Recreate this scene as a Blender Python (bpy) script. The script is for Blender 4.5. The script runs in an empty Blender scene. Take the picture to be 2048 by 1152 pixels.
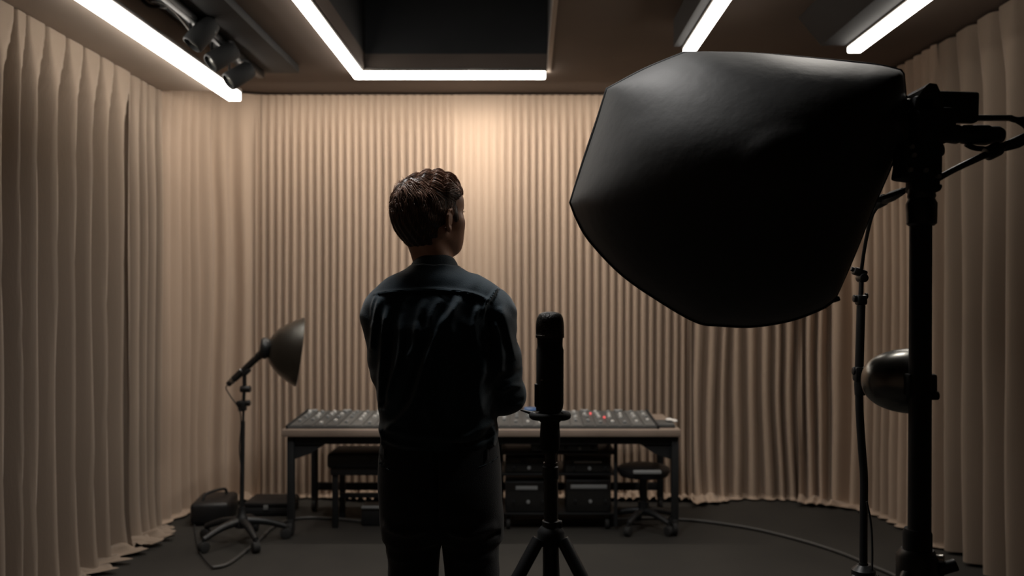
import bpy, bmesh, math, random
import numpy as np
from mathutils import Vector, Matrix, noise

C = bpy.context.scene.collection
PI = math.pi
F = 1700.0            # focal length in pixels of the 2048 px frame
EYE = 1.45            # eye height of the viewpoint
VX, VY = 1055.0, 592.0

def P(px, py, Y):     # point of the room seen at (px,py) and standing Y metres away
    return Vector(((px - VX) / F * Y, Y, EYE - (py - VY) / F * Y))
def G(px, py, z=0.0): # point of the floor
    Y = (EYE - z) * F / (py - VY)
    return Vector(((px - VX) / F * Y, Y, z))
def V(*a): return Vector(a)

# ------------------------------------------------------------------ materials
def mat(name, col, rough=0.6, metal=0.0, var=0.0, vscale=8.0, bump=0.0, bscale=60.0, sheen=0.0, emit=None, estr=0.0, stretch=(1,1,1), spec=0.5, coat=0.0):
    m = bpy.data.materials.new(name); m.use_nodes = True
    nt = m.node_tree; n = nt.nodes; l = nt.links
    b = n['Principled BSDF']
    b.inputs['Base Color'].default_value = (*col, 1)
    b.inputs['Roughness'].default_value = rough
    b.inputs['Metallic'].default_value = metal
    b.inputs['Specular IOR Level'].default_value = spec
    b.inputs['Sheen Weight'].default_value = sheen
    b.inputs['Coat Weight'].default_value = coat
    tc = n.new('ShaderNodeTexCoord'); mp = n.new('ShaderNodeMapping')
    mp.inputs['Scale'].default_value = stretch
    l.new(tc.outputs['Object'], mp.inputs['Vector'])
    nz = n.new('ShaderNodeTexNoise'); nz.inputs['Scale'].default_value = vscale; nz.inputs['Detail'].default_value = 4
    l.new(mp.outputs['Vector'], nz.inputs['Vector'])
    rp = n.new('ShaderNodeValToRGB')
    v = max(var, 0.02)
    rp.color_ramp.elements[0].position = 0.3; rp.color_ramp.elements[1].position = 0.7
    rp.color_ramp.elements[0].color = (*[c * (1 - v) for c in col], 1)
    rp.color_ramp.elements[1].color = (*[min(1, c * (1 + v)) for c in col], 1)
    l.new(nz.outputs['Fac'], rp.inputs['Fac']); l.new(rp.outputs['Color'], b.inputs['Base Color'])
    if bump:
        n2 = n.new('ShaderNodeTexNoise'); n2.inputs['Scale'].default_value = bscale; n2.inputs['Detail'].default_value = 3
        l.new(mp.outputs['Vector'], n2.inputs['Vector'])
        bp = n.new('ShaderNodeBump'); bp.inputs['Strength'].default_value = bump; bp.inputs['Distance'].default_value = 0.004
        l.new(n2.outputs['Fac'], bp.inputs['Height']); l.new(bp.outputs['Normal'], b.inputs['Normal'])
    if emit:
        b.inputs['Emission Color'].default_value = (*emit, 1); b.inputs['Emission Strength'].default_value = estr
    return m

M = dict(
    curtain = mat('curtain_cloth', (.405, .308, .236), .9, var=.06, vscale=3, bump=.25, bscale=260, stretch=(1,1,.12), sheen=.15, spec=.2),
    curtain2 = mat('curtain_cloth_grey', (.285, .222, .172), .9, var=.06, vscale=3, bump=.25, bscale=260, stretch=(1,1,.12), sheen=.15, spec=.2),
    ceiling = mat('ceiling_paint', (.105, .078, .062), .8, var=.12, vscale=1.5, bump=.1, bscale=40),
    soffit = mat('soffit_paint', (.42, .35, .29), .85, var=.08, vscale=1.5),
    recess = mat('recess_black', (.014, .015, .016), .8, var=.2, vscale=3),
    wall = mat('wall_paint', (.25, .18, .13), .85, var=.08, vscale=2),
    floor = mat('floor_carpet', (.019, .017, .014), .85, var=.3, vscale=2.2, bump=.4, bscale=180),
    strip = mat('led_diffuser', (.9, .9, .88), .4, emit=(1, .93, .84), estr=10.5),
    alu = mat('strip_channel', (.10, .09, .08), .5, metal=.3),
    black = mat('black_metal', (.010, .011, .012), .42, var=.2),
    blackm = mat('black_matt', (.008, .009, .010), .75, var=.2),
    rubber = mat('black_rubber', (.012, .012, .012), .8, var=.1),
    gloss = mat('black_gloss', (.012, .012, .012), .16, metal=.0, coat=.5, var=.1),
    dish = mat('dish_metal', (.22, .215, .20), .27, metal=.95, var=.1, vscale=5),
    dishdark = mat('dish_dark_metal', (.085, .085, .08), .3, metal=.95, var=.1, vscale=5),
    steel = mat('brushed_steel', (.45, .43, .40), .3, metal=1.0, var=.08),
    soft = mat('softbox_nylon', (.020, .0205, .020), .62, var=.15, vscale=9, bump=.25, bscale=25, sheen=.08),
    diffuser = mat('white_diffuser', (.6, .6, .58), .8, var=.02),
    deskedge = mat('desk_laminate', (.30, .235, .19), .5, var=.1, vscale=6),
    console = mat('console_panel', (.075, .078, .078), .5, var=.15, vscale=9),
    console_l = mat('console_panel_light', (.11, .112, .11), .5, var=.15, vscale=9),
    knobw = mat('knob_white', (.62, .62, .60), .45),
    knobg = mat('knob_grey', (.25, .26, .26), .5),
    ledr = mat('led_red', (.5, .08, .08), .4, emit=(1, .12, .12), estr=.8),
    white = mat('white_plastic', (.75, .73, .70), .4),
    blue = mat('blue_screen', (.05, .10, .22), .3, emit=(.1, .25, .6), estr=.05),
    lens = mat('lens_glass', (.10, .10, .09), .25, metal=.3),
    leather = mat('black_leather', (.010, .010, .011), .45, var=.2, bump=.3, bscale=90),
    skin = mat('skin', (.55, .30, .20), .5, var=.07, vscale=14, bump=.06, bscale=300),
    hair = mat('hair_brown', (.055, .031, .020), .45, var=.35, vscale=60, stretch=(1,1,.3)),
    strand = mat('hair_strands', (.34, .20, .14), .38, var=.3, vscale=50),
    shirt = mat('shirt_teal', (.018, .038, .054), .78, var=.14, vscale=7, bump=.3, bscale=420, sheen=.25, spec=.25),
    thread = mat('seam_thread', (.040, .075, .10), .8),
    trouser = mat('trouser_navy', (.008, .011, .016), .85, var=.15, vscale=8, bump=.3, bscale=350, sheen=.15),
    eye = mat('eye_white', (.7, .68, .64), .2),
    iris = mat('iris_brown', (.05, .025, .012), .15),
    grille = mat('grille_mesh', (.030, .031, .031), .35, metal=.6),
    mark = mat('grey_lettering', (.05, .05, .05), .5),
)
# light scatter for the softly woven black head grille: tiny holes by a voronoi bump
def add_cells(m, scale, strength):
    nt = m.node_tree; n = nt.nodes; l = nt.links
    tc = n.new('ShaderNodeTexCoord'); vo = n.new('ShaderNodeTexVoronoi'); vo.inputs['Scale'].default_value = scale
    l.new(tc.outputs['Object'], vo.inputs['Vector'])
    bp = n.new('ShaderNodeBump'); bp.inputs['Strength'].default_value = strength; bp.inputs['Distance'].default_value = .003
    l.new(vo.outputs['Distance'], bp.inputs['Height']); l.new(bp.outputs['Normal'], n['Principled BSDF'].inputs['Normal'])
    rp = n.new('ShaderNodeValToRGB'); rp.color_ramp.elements[0].color = (.10, .10, .095, 1); rp.color_ramp.elements[1].color = (.004, .004, .004, 1)
    rp.color_ramp.elements[0].position = .25; rp.color_ramp.elements[1].position = .5
    l.new(vo.outputs['Distance'], rp.inputs['Fac']); l.new(rp.outputs['Color'], n['Principled BSDF'].inputs['Base Color'])
add_cells(M['grille'], 480, 0.4)

# ------------------------------------------------------------------ mesh builder
def basis(d):
    d = d.normalized(); u = d.orthogonal().normalized(); return u, d.cross(u)

class B:
    def __init__(s): s.v = []; s.f = []
    def add(s, vs, fs):
        o = len(s.v); s.v += [tuple(v) for v in vs]; s.f += [tuple(i + o for i in f) for f in fs]; return s
    def frombm(s, bm):
        bm.verts.index_update(); s.add([v.co[:] for v in bm.verts], [[v.index for v in f.verts] for f in bm.faces]); bm.free(); return s
    def box(s, c, size, bevel=0.0, rot=None, seg=2):
        bm = bmesh.new(); bmesh.ops.create_cube(bm, size=1)
        bmesh.ops.scale(bm, vec=Vector(size), verts=bm.verts)
        if bevel: bmesh.ops.bevel(bm, geom=list(bm.edges), offset=bevel, segments=seg, affect='EDGES', profile=.5)
        if rot is not None: bmesh.ops.transform(bm, matrix=rot.to_4x4(), verts=bm.verts)
        bmesh.ops.translate(bm, vec=Vector(c), verts=bm.verts)
        return s.frombm(bm)
    def rings(s, rings, cap=True, close=False):
        n = len(rings[0]); vs = [p for r in rings for p in r]; fs = []
        m = len(rings)
        for i in range(m - (0 if close else 1)):
            for j in range(n):
                a = i * n + j; b = i * n + (j + 1) % n; i2 = (i + 1) % m
                fs.append((a, b, i2 * n + (j + 1) % n, i2 * n + j))
        if cap and not close: fs.append(tuple(range(n))[::-1]); fs.append(tuple((m - 1) * n + k for k in range(n)))
        return s.add(vs, fs)
    def cyl(s, a, b, r, r2=None, n=20, bev=0.0):
        a = Vector(a); b = Vector(b); r2 = r if r2 is None else r2
        L = (b - a).length; d = (b - a).normalized()
        if bev: pr = [(0, r - bev), (bev * .3, r - bev * .3), (bev, r), (L - bev, r2), (L - bev * .3, r2 - bev * .3), (L, r2 - bev)]
        else: pr = [(0, r), (L, r2)]
        return s.lathe(a, d, pr, n)
    def lathe(s, a, d, prof, n=32, cap=True, sx=1.0, sy=1.0, up=None):
        a = Vector(a); d = Vector(d).normalized()
        if up is not None: u = Vector(up).normalized(); w = d.cross(u)
        else: u, w = basis(d)
        return s.rings([[a + d * h + (u * math.cos(2 * PI * k / n) * sx + w * math.sin(2 * PI * k / n) * sy) * r for k in range(n)] for h, r in prof], cap)
    def tube(s, pts, r, n=10, smooth=6):
        pts = [Vector(p) for p in pts]
        if smooth > 1 and len(pts) > 2: pts = spline(pts, smooth)
        rr = r if isinstance(r, (list, tuple)) else [r, r]
        u = None; R = []
        for i, p in enumerate(pts):
            d = (pts[min(i + 1, len(pts) - 1)] - pts[max(i - 1, 0)]).normalized()
            if u is None: u = d.orthogonal().normalized()
            u = (u - d * u.dot(d)).normalized(); w = d.cross(u)
            t = i / (len(pts) - 1) * (len(rr) - 1); k = min(int(t), len(rr) - 2); rad = rr[k] + (rr[k + 1] - rr[k]) * (t - k)
            R.append([p + (u * math.cos(2 * PI * j / n) + w * math.sin(2 * PI * j / n)) * rad for j in range(n)])
        return s.rings(R)
    def sphere(s, c, r, scale=(1, 1, 1), n=20):
        bm = bmesh.new(); bmesh.ops.create_uvsphere(bm, u_segments=n, v_segments=n // 2 + 2, radius=r)
        bmesh.ops.scale(bm, vec=Vector(scale), verts=bm.verts); bmesh.ops.translate(bm, vec=Vector(c), verts=bm.verts)
        return s.frombm(bm)
    def prism(s, poly, a, ext):          # poly: 3d points (planar), ext: extrusion vector
        n = len(poly); p0 = [Vector(p) for p in poly]; e = Vector(ext)
        return s.add(p0 + [p + e for p in p0], [tuple(range(n))[::-1], tuple(range(n, 2 * n))] + [(i, (i + 1) % n, n + (i + 1) % n, n + i) for i in range(n)])

def spline(pts, k, closed=False):
    out = []; n = len(pts)
    rng = range(n) if closed else range(n - 1)
    g = (lambda i: pts[i % n]) if closed else (lambda i: pts[max(0, min(n - 1, i))])
    for i in rng:
        p0, p1, p2, p3 = g(i - 1), g(i), g(i + 1), g(i + 2)
        for j in range(k):
            t = j / k
            out.append(0.5 * ((2 * p1) + (p2 - p0) * t + (2 * p0 - 5 * p1 + 4 * p2 - p3) * t * t + (3 * p1 - p0 - 3 * p2 + p3) * t ** 3))
    if not closed: out.append(pts[-1])
    return out

ORIG = {}
def root_of(o):
    while o.parent: o = o.parent
    return o
def thing(name, label, cat, loc=(0, 0, 0), group=None):
    o = bpy.data.objects.new(name, None); C.objects.link(o); o.location = loc
    o.empty_display_size = .1
    o['label'] = label; o['category'] = cat
    if group: o['group'] = group
    ORIG[o.name] = Vector(loc)
    return o
def part(name, b, m, parent=None, smooth=True, label=None, ang=40, normals=True):
    me = bpy.data.meshes.new(name)
    off = ORIG.get(root_of(parent).name, Vector()) if parent else Vector()
    me.from_pydata([(v[0] - off.x, v[1] - off.y, v[2] - off.z) for v in b.v], [], b.f)
    if normals:
        bm = bmesh.new(); bm.from_mesh(me); bmesh.ops.recalc_face_normals(bm, faces=bm.faces); bm.to_mesh(me); bm.free()
    me.materials.append(M[m] if isinstance(m, str) else m)
    if smooth:
        for p in me.polygons: p.use_smooth = True
        if ang < 180:
            try: me.set_sharp_from_angle(angle=math.radians(ang))
            except Exception: pass
    o = bpy.data.objects.new(name, me); C.objects.link(o)
    if parent: o.parent = parent
    if label: o['label'] = label
    return o
def single(name, b, m, label, cat, group=None, kind=None, **k):
    # a thing that is one mesh, its origin at its base
    xs = [v[0] for v in b.v]; ys = [v[1] for v in b.v]; zs = [v[2] for v in b.v]
    c = Vector(((min(xs) + max(xs)) / 2, (min(ys) + max(ys)) / 2, min(zs)))
    b.v = [(v[0] - c.x, v[1] - c.y, v[2] - c.z) for v in b.v]
    o = part(name, b, m, **k); o.location = c
    o['label'] = label; o['category'] = cat
    if group: o['group'] = group
    if kind: o['kind'] = kind
    ORIG[o.name] = c
    return o
def struct(name, b, m, label, cat):
    return single(name, b, m, label, cat, kind='structure', smooth=False)

# ------------------------------------------------------------------ the room
HC = 2.90
XL, XR, YB, YF = -2.52, 2.60, 6.24, -1.6
struct('floor', B().box((0.04, (YB + YF) / 2, -.05), (XR - XL + .4, YB - YF + .4, .1)), 'floor', 'very dark carpeted studio floor under desk and stands', 'floor')
struct('wall_back', B().box(((XL + XR) / 2, YB + .05, 1.5), (XR - XL + .4, .1, 3.0)), 'wall', 'plain wall hidden behind the fluted beige curtain', 'wall')
struct('wall_left', B().box((XL - .05, (YB + YF) / 2, 1.5), (.1, YB - YF + .2, 3.0)), 'wall', 'plain wall hidden behind the left hand drapes', 'wall')
struct('wall_right', B().box((XR + .05, (YB + YF) / 2, 1.5), (.1, YB - YF + .2, 3.0)), 'wall', 'plain wall hidden behind the right hand drapes', 'wall')
struct('wall_front', B().box(((XL + XR) / 2, YF - .05, 1.5), (XR - XL + .4, .1, 3.0)), 'wall', 'plain studio wall behind the viewpoint', 'wall')
# ceiling with a rectangular opening
RX0, RX1, RY0, RY1 = -1.04, .125, -.5, 5.44
cb = B()
for x0, x1, y0, y1 in ((XL - .1, RX0, YF - .1, YB + .1), (RX1, XR + .1, YF - .1, YB + .1), (RX0, RX1, RY1, YB + .1), (RX0, RX1, YF - .1, RY0)):
    cb.box(((x0 + x1) / 2, (y0 + y1) / 2, HC + .05), (x1 - x0, y1 - y0, .1))
struct('ceiling', cb, 'ceiling', 'dark brown ceiling with a rectangular black opening', 'ceiling')
rb = B(); t = .03; RH = HC + .9
rb.box(((RX0 + RX1) / 2, (RY0 + RY1) / 2, RH + .03), (RX1 - RX0 + .1, RY1 - RY0 + .1, .06))
for cx, sx in ((RX0 - t / 2 - .001, t), (RX1 + t / 2 + .001, t)): rb.box((cx, (RY0 + RY1) / 2, (HC + .1 + RH) / 2), (sx, RY1 - RY0 + .1, RH - HC - .1))
for cy in (RY0 - t / 2, RY1 + t / 2): rb.box(((RX0 + RX1) / 2, cy, (HC + .1 + RH) / 2), (RX1 - RX0, t, RH - HC - .1))
struct('trim_1', rb, 'recess', 'black lined shaft above the opening in the ceiling', 'ceiling recess')
eb = B()
for cx in (RX1,): eb.box((cx + .012, (RY0 + RY1) / 2, HC - .006), (.024, RY1 - RY0 + .05, .014))
struct('trim_2', eb, 'soffit', 'slim pale edge trim along right side of ceiling opening', 'trim')
# dropped soffit along the left wall
struct('trim_3', B().box(((XL - 1.86) / 2, (5.28 + YF) / 2, (2.725 + HC) / 2), (-1.86 - XL, 5.28 - YF, HC - 2.725)), 'soffit', 'dropped grey-brown soffit above the left drapes', 'soffit')

# ------------------------------------------------------------------ curtains
def fbm(x, y, z=0.0): return noise.noise(Vector((x, y, z)))
def curtain(name, label, plan, top, valleys=None, pitch=.055, jit=.1, amp=.04, wmid=.22, wtop=.22, spc=9, group=None, m='curtain', pool=.0, drift=.01, seed=0, lean=0.0, rows=34, calm=None, sharp=1.0, hem=.012, ampvar=.25, parent=None):
    rnd = random.Random(seed)
    pl = [Vector((p[0], p[1], 0)) for p in plan]
    pts = spline(pl, 12) if len(pl) > 2 else [pl[0].lerp(pl[1], i / 12) for i in range(13)]
    cum = [0]
    for a, b in zip(pts, pts[1:]): cum.append(cum[-1] + (b - a).length)
    L = cum[-1]
    def at(s):
        s = max(0, min(L, s)); i = max(0, min(len(pts) - 2, int(np.searchsorted(cum, s)) - 1))
        t = (s - cum[i]) / max(1e-9, cum[i + 1] - cum[i]); p = pts[i].lerp(pts[i + 1], t)
        d = (pts[min(i + 2, len(pts) - 1)] - pts[max(i - 1, 0)]).normalized()
        return p, Vector((d.y, -d.x, 0))          # normal points to the right of the path
    if valleys is None:
        valleys = []; s = -pitch / 2
        while s < L + pitch: valleys.append(s); s += pitch * (1 + rnd.uniform(-jit, jit))
    v = np.array(valleys); amps = [1 + rnd.uniform(-ampvar, ampvar) for _ in v]
    S = []
    for a, b in zip(v, v[1:]):
        for k in range(spc): S.append(a + (b - a) * k / spc)
    S = [s for s in S if 0 <= s <= L] + [L]
    zs = [0, .01, .03, .06, .10, .16, .24, .34, .46, .6] 
    body = top - zs[-1]
    zs = zs + [zs[-1] + (body - .25) * (i + 1) / rows for i in range(rows)]
    zs = zs + [zs[-1] + .25 * (i + 1) / 6 for i in range(6)]
    ex = [.02, .045, .07, .10, .13, .17] if pool else []
    V_ = []; ncol = len(S)
    for zi in zs + [top + e for e in ex]:
        zz = top - zi; h = max(0, zz)
        k = min(1, zi / .45); k = k * k * (3 - 2 * k)
        A = amp * (.25 + .75 * k) * (1 + .25 * (1 - h / top))
        w = wtop + (wmid - wtop) * k
        for s in S:
            sd = s + drift * k * fbm(s * 2.3 + seed, h * .55, seed * 1.7) + drift * .4 * k * fbm(s * 6, h * 1.3, seed)
            i = int(np.searchsorted(v, sd)) - 1; i = max(0, min(len(v) - 2, i))
            ph = (sd - v[i]) / (v[i + 1] - v[i]); d = min(ph, 1 - ph)
            am = amps[i] * 4 * ph * (1 - ph) + (1 - 4 * ph * (1 - ph)) * 1.0
            prof = 1 - math.exp(-(d / w) ** 2)
            prof /= 1 - math.exp(-(.5 / w) ** 2)
            prof = prof ** (1 + (sharp - 1) * k)
            AA = A * am
            if calm: AA *= calm(s)
            off = -AA * (1 - prof) + .012 * fbm(s * 3.1, h * .8, seed + 5) * k
            pm = 0
            if pool:
                pm = max(0.08, min(1, .25 + 1.6 * fbm(s * 1.3 + seed, 3.3, .5)))
                fl = math.exp(-h / .16)
                off += pool * .5 * pm * fl
            z = h
            if zi > top:
                e = zi - top; off += e * pool / .1 * pm * (1 + .5 * fbm(s * 9, e * 20, 2))
                z = .012 + .13 * pm * abs(fbm(s * 14, e * 22, seed)) * (1 - e / .19) + .03 * pm * prof; off = off * (1 - .5 * min(1, e / .05)) + .5 * min(1, e / .05) * (e * pool / .1 * pm + pool * .5 * pm)
            elif h < .02: z = max(h, hem)
            off += lean * h
            p, nn = at(s); q = p + nn * off
            V_.append((q.x, q.y, z))
    nr = len(zs) + len(ex); fs = []
    for r in range(nr - 1):
        for c in range(ncol - 1):
            fs.append((r * ncol + c, r * ncol + c + 1, (r + 1) * ncol + c + 1, (r + 1) * ncol + c))
    b = B(); b.add(V_, fs)
    return single(name, b, m, label, 'curtain', group=group, ang=180)

# left wall, running from the viewpoint towards the back (normal to the right = into the room)
YL = [3.0 + .19 * i for i in range(5)] + [3.84, 4.00, 4.18, 4.34, 4.51, 4.66, 4.86]
YL = [1.2 + .17 * i for i in range(11)] + YL[0:]
YL = sorted(set(round(y, 3) for y in YL)); YL = [y for i, y in enumerate(YL) if i == 0 or y - YL[i - 1] > .08]
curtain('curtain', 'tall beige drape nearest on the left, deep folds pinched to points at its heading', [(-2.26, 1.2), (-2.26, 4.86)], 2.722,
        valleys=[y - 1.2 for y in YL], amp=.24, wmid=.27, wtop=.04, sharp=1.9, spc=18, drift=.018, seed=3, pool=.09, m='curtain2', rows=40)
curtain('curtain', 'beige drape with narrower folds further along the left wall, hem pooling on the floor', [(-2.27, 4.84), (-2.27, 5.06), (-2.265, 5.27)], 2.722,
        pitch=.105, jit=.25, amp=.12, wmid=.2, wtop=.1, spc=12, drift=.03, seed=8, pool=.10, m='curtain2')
curtain('curtain', 'smooth pale drape rounding the back left corner behind the reflector stand', [(-2.28, 5.285), (-2.26, 5.62), (-2.20, 5.86), (-2.08, 5.99), (-1.90, 6.05)], 2.885,
        pitch=.13, jit=.35, amp=.05, wmid=.28, spc=12, drift=.03, seed=12, pool=.07)
calm_back = lambda s: 1 - .70 * math.exp(-((s - 1.60) / .20) ** 4)
curtain('curtain', 'wide beige curtain of fine vertical flutes covering the back wall behind the desk', [(-1.94, 6.06), (1.17, 6.06)], 2.885,
        pitch=.0555, jit=.10, amp=.056, wmid=.20, wtop=.2, spc=9, drift=.006, seed=21, pool=.05, calm=calm_back, rows=26, ampvar=.3)
curtain('curtain', 'soft drape right of the desk at the back, pale hem bunched on the floor', [(1.13, 6.03), (1.55, 6.02), (1.93, 5.98)], 2.885,
        pitch=.085, jit=.35, amp=.085, wmid=.22, spc=11, drift=.05, seed=33, pool=.13)
curtain('curtain', 'drape rounding the back right corner behind the thin light stand', [(1.91, 5.98), (2.14, 5.87), (2.26, 5.66), (2.31, 5.30), (2.315, 4.84)], 2.885,
        pitch=.095, jit=.3, amp=.09, wmid=.22, spc=11, drift=.04, seed=41, pool=.09)
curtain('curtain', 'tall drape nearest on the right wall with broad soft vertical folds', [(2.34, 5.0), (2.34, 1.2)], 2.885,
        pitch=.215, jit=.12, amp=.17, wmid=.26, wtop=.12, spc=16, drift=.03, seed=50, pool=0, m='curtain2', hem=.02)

# ------------------------------------------------------------------ ceiling light strips
def strip(label, a, b, w=.066, h=.03, end=True, extra=None, group='LED light strips under the ceiling'):
    a = Vector(a); b = Vector(b); t = thing('light_strip', label, 'strip light', ((a + b) / 2), group)
    d = (b - a).normalized(); L = (b - a).length; rot = d.to_track_quat('Y', 'Z').to_matrix()
    part('diffuser', B().box((a + b) / 2, (w, L, h), .006, rot), 'strip', t)
    part('channel', B().box((a + b) / 2 + Vector((0, 0, h / 2 + .008)), (w + .012, L + .006, .018), .003, rot), 'alu', t)
    return t
strip('long white LED strip on the left soffit edge, ending above the corner drape', (-1.835, 3.5, 2.70), (-1.835, 5.33, 2.70), w=.08, h=.055)
strip('white LED strip along the left side of the black ceiling opening', (RX0 - .045, 3.95, 2.868), (RX0 - .045, 5.42, 2.868))
strip('short white LED strip across the far end of the ceiling opening', (RX0 - .078, 5.46, 2.868), (RX1 - .01, 5.46, 2.868), w=.085, h=.034)
strip('white LED strip under the middle hanging beam, right of the opening', (.845, 3.55, 2.73), (.845, 4.46, 2.73), w=.06)
strip('white LED strip under the outer hanging beam by the right drapes', (1.70, 3.55, 2.73), (1.70, 4.43, 2.73), w=.07)
def beam(label, prof, y0, y1):   # prof: [(x,z)...]
    b = B().prism([(x, y1, z) for x, z in prof], None, (0, y0 - y1, 0))
    t = single('ceiling_beam', b, 'recess', label, 'ceiling beam', group='dark beams hanging below the ceiling', smooth=False)
beam('black boxed beam hanging from the ceiling above the softbox', [(.765, HC - .001), (.765, 2.755), (.89, 2.755), (.91, HC - .001)], .6, 4.45)
beam('wider black beam with a slanted left flank near the right drapes', [(1.41, HC - .001), (1.53, 2.755), (1.74, 2.755), (1.80, HC - .001)], .6, 4.43)

# track with black spotlights, right of the left strip
t = thing('lighting_track', 'black lighting track and panel hung beside the left LED strip', 'lighting track', (-1.62, 4.4, HC))
part('mounting_panel', B().box((-1.60, 4.55, HC - .03), (.34, 1.55, .05), .006), 'blackm', t)
part('rail', B().box((-1.66, 4.35, HC - .075), (.04, 1.9, .04), .004), 'black', t)
b = B()
b.tube([P(300, 0, 4.0), P(338, 12, 4.1), P(385, 66, 4.35)], .008, smooth=4)
b.tube([P(280, -6, 4.1), P(300, 12, 4.1), P(335, 14, 4.1)], .008, smooth=4)
part('bracket', b, 'alu', t)
def spot(label, px, py, Y, tilt):
    c = P(px, py, Y); t = thing('spotlight', label, 'spotlight', (c.x, c.y, HC - .09), 'black spotlights on the lighting track')
    d = Vector(tilt).normalized()
    part('housing', B().lathe(c - d * .085, d, [(0, .03), (.01, .047), (.03, .052), (.16, .054), (.17, .050), (.172, .044), (.15, .042)], 24), 'blackm', t)
    part('front_lens', B().lathe(c - d * .085, d, [(.150, .040), (.156, .030), (.158, .001)], 20), 'lens', t, label='pale round glass front')
    b = B(); u = V(0, 0, 1)
    b.tube([c + V(.058, 0, 0), c + V(.058, 0, .07), c + V(0, 0, .085), c + V(-.058, 0, .07), c + V(-.058, 0, 0)], .007, smooth=4)
    b.cyl(c + V(0, 0, .08), (c.x, c.y, HC - .09), .011)
    part('yoke', b, 'black', t)
spot('black spotlight first on the track, half behind the rail', 405, 66, 4.25, (-.5, -.3, -.8))
spot('black spotlight second from the far end of the track', 446, 112, 4.6, (-.6, -.5, -.6))
spot('black spotlight at the far end of the track near the back wall', 480, 150, 4.9, (-.6, -.5, -.6))
b = B()
for yy, zz in ((3.4, 3.25), (4.1, 3.15), (4.75, 3.2)):
    b.tube([(RX0 + .002, yy, zz), (RX0 + .05, yy, zz + .01), (RX0 + .06, yy + .12, zz + .01)], .008, smooth=3)
single('cable_hooks', b, 'alu', 'small pale hooks on the left side inside the ceiling opening', 'hook', kind='stuff')
# ------------------------------------------------------------------ desk
DY0, DY1 = 5.10, 5.78; DX0, DX1 = -1.477, .922; DT = .648
t = thing('mixing_desk', 'long studio desk with pale front edge on black legs before the fluted curtain', 'desk', ((DX0 + DX1) / 2, 5.4, 0))
part('desktop', B().box(((DX0 + DX1) / 2, (DY0 + DY1) / 2, DT - .022), (DX1 - DX0, DY1 - DY0, .044), .006), 'deskedge', t, label='pale brown laminate top')
b = B(); b.box(((DX0 + DX1) / 2, DY0 + .06, DT - .07), (DX1 - DX0 - .06, .04, .05), .004); b.box(((DX0 + DX1) / 2, DY1 - .06, DT - .07), (DX1 - DX0 - .06, .04, .05), .004)
for x in (DX0 + .05, DX1 - .05): b.box((x, (DY0 + DY1) / 2, DT - .07), (.04, DY1 - DY0 - .12, .05), .004)
part('frame', b, 'blackm', t)
for x in (DX0 + .045, DX1 - .03):
    for y in (DY0 + .05, DY1 - .06):
        lg = part('leg', B().box((x, y, (DT - .05 + .09) / 2), (.042, .042, DT - .05 - .09), .005), 'blackm', t)
        b = B(); b.cyl((x - .014, y, .045), (x + .014, y, .045), .044, n=20, bev=.006); b.box((x, y, .085), (.034, .05, .03), .004)
        part('caster', b, 'rubber', lg)
for x, s in ((DX0 + .06, 1), (DX1 - .05, -1)):
    y = DY0 + .055
    b = B()
    b.prism([(x, y, DT - .09), (x + s * .20, y, DT - .09), (x + s * .10, y, DT - .155), (x, y, DT - .19)], None, (0, .012, 0))
    part('gusset', b, 'blackm', t)
part('stretcher', B().box(((DX0 + DX1) / 2, DY1 - .06, .17), (DX1 - DX0 - .1, .03, .05), .004), 'blackm', t)

# ------------------------------------------------------------------ mixing console
MX0, MX1 = (578 - VX) / F * 5.15, (1313 - VX) / F * 5.15
t = thing('mixing_console', 'long grey audio mixing console with rows of faders lying on the desk', 'mixing console', ((MX0 + MX1) / 2, 5.4, DT + .001))
zf, zr, yf, yr = DT + .014, DT + .042, 5.13, 5.62
b = B()
for x in (MX0, ): pass
b.prism([(MX0, yf, DT + .001), (MX0, yf, zf), (MX0, yr, zr), (MX0, yr, DT + .001)], None, (MX1 - MX0, 0, 0))
part('chassis', b, 'console', t, smooth=False)
for x in (MX0 - .012, MX1 + .0): part('end_cheek', B().prism([(x, yf - .01, DT + .001), (x, yf - .01, zf + .008), (x, yr + .01, zr + .012), (x, yr + .01, DT + .001)], None, (.012, 0, 0)), 'blackm', t, smooth=False)
slope = math.atan2(zr - zf, yr - yf); RX = Matrix.Rotation(slope, 3, 'X')
def onpanel(x, v, h=0):     # v: 0 front .. 1 rear
    return Vector((x, yf + (yr - yf) * v, zf + (zr - zf) * v + h))
NS = 30; rnd = random.Random(5); sw = (MX1 - MX0) / NS
proto = {}
for i in range(NS):
    x = MX0 + sw * (i + .5)
    st = part('channel_strip', B().box(onpanel(x, .5, .003), (sw * .86, (yr - yf) * .95, .004), .001, RX), 'console_l' if (i // 4) % 2 else 'console', t, smooth=False)
    fv = .12 + rnd.random() * .22
    b = B(); b.box(onpanel(x, fv, .012), (.018, .028, .014), .003, RX)
    part('fader', b, 'knobw' if rnd.random() < .55 else 'knobg', st)
    for k in range(3):
        b = B(); p = onpanel(x + rnd.uniform(-.008, .008), .50 + k * .16, .005); d = RX @ V(0, 0, 1)
        b.cyl(p, p + d * .016, .0125, .010, n=12, bev=.002)
        part('knob', b, 'knobw' if rnd.random() < .5 else 'knobg', st)
b = B()
for k in range(0, NS, 3):
    b.box(onpanel(MX0 + sw * (k + .5), .93, .010), (sw * .7, .03, .010), .002, RX)
part('meter_bridge', b, 'knobg', t)
for px, py in ((1185, 845), (1210, 852)):
    x = (px - VX) / F * 5.3
    part('indicator_light', B().sphere(onpanel(x, .45 if px > 1200 else .7, .012), .008), 'ledr', t, label='small red lamp')
b = B().box(((1332 - VX) / F * 5.2, 5.26, DT + .012), (.10, .20, .022), .006)
single('control_keypad', b, 'console', 'low grey keypad at the right end of the desk', 'keypad')
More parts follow.
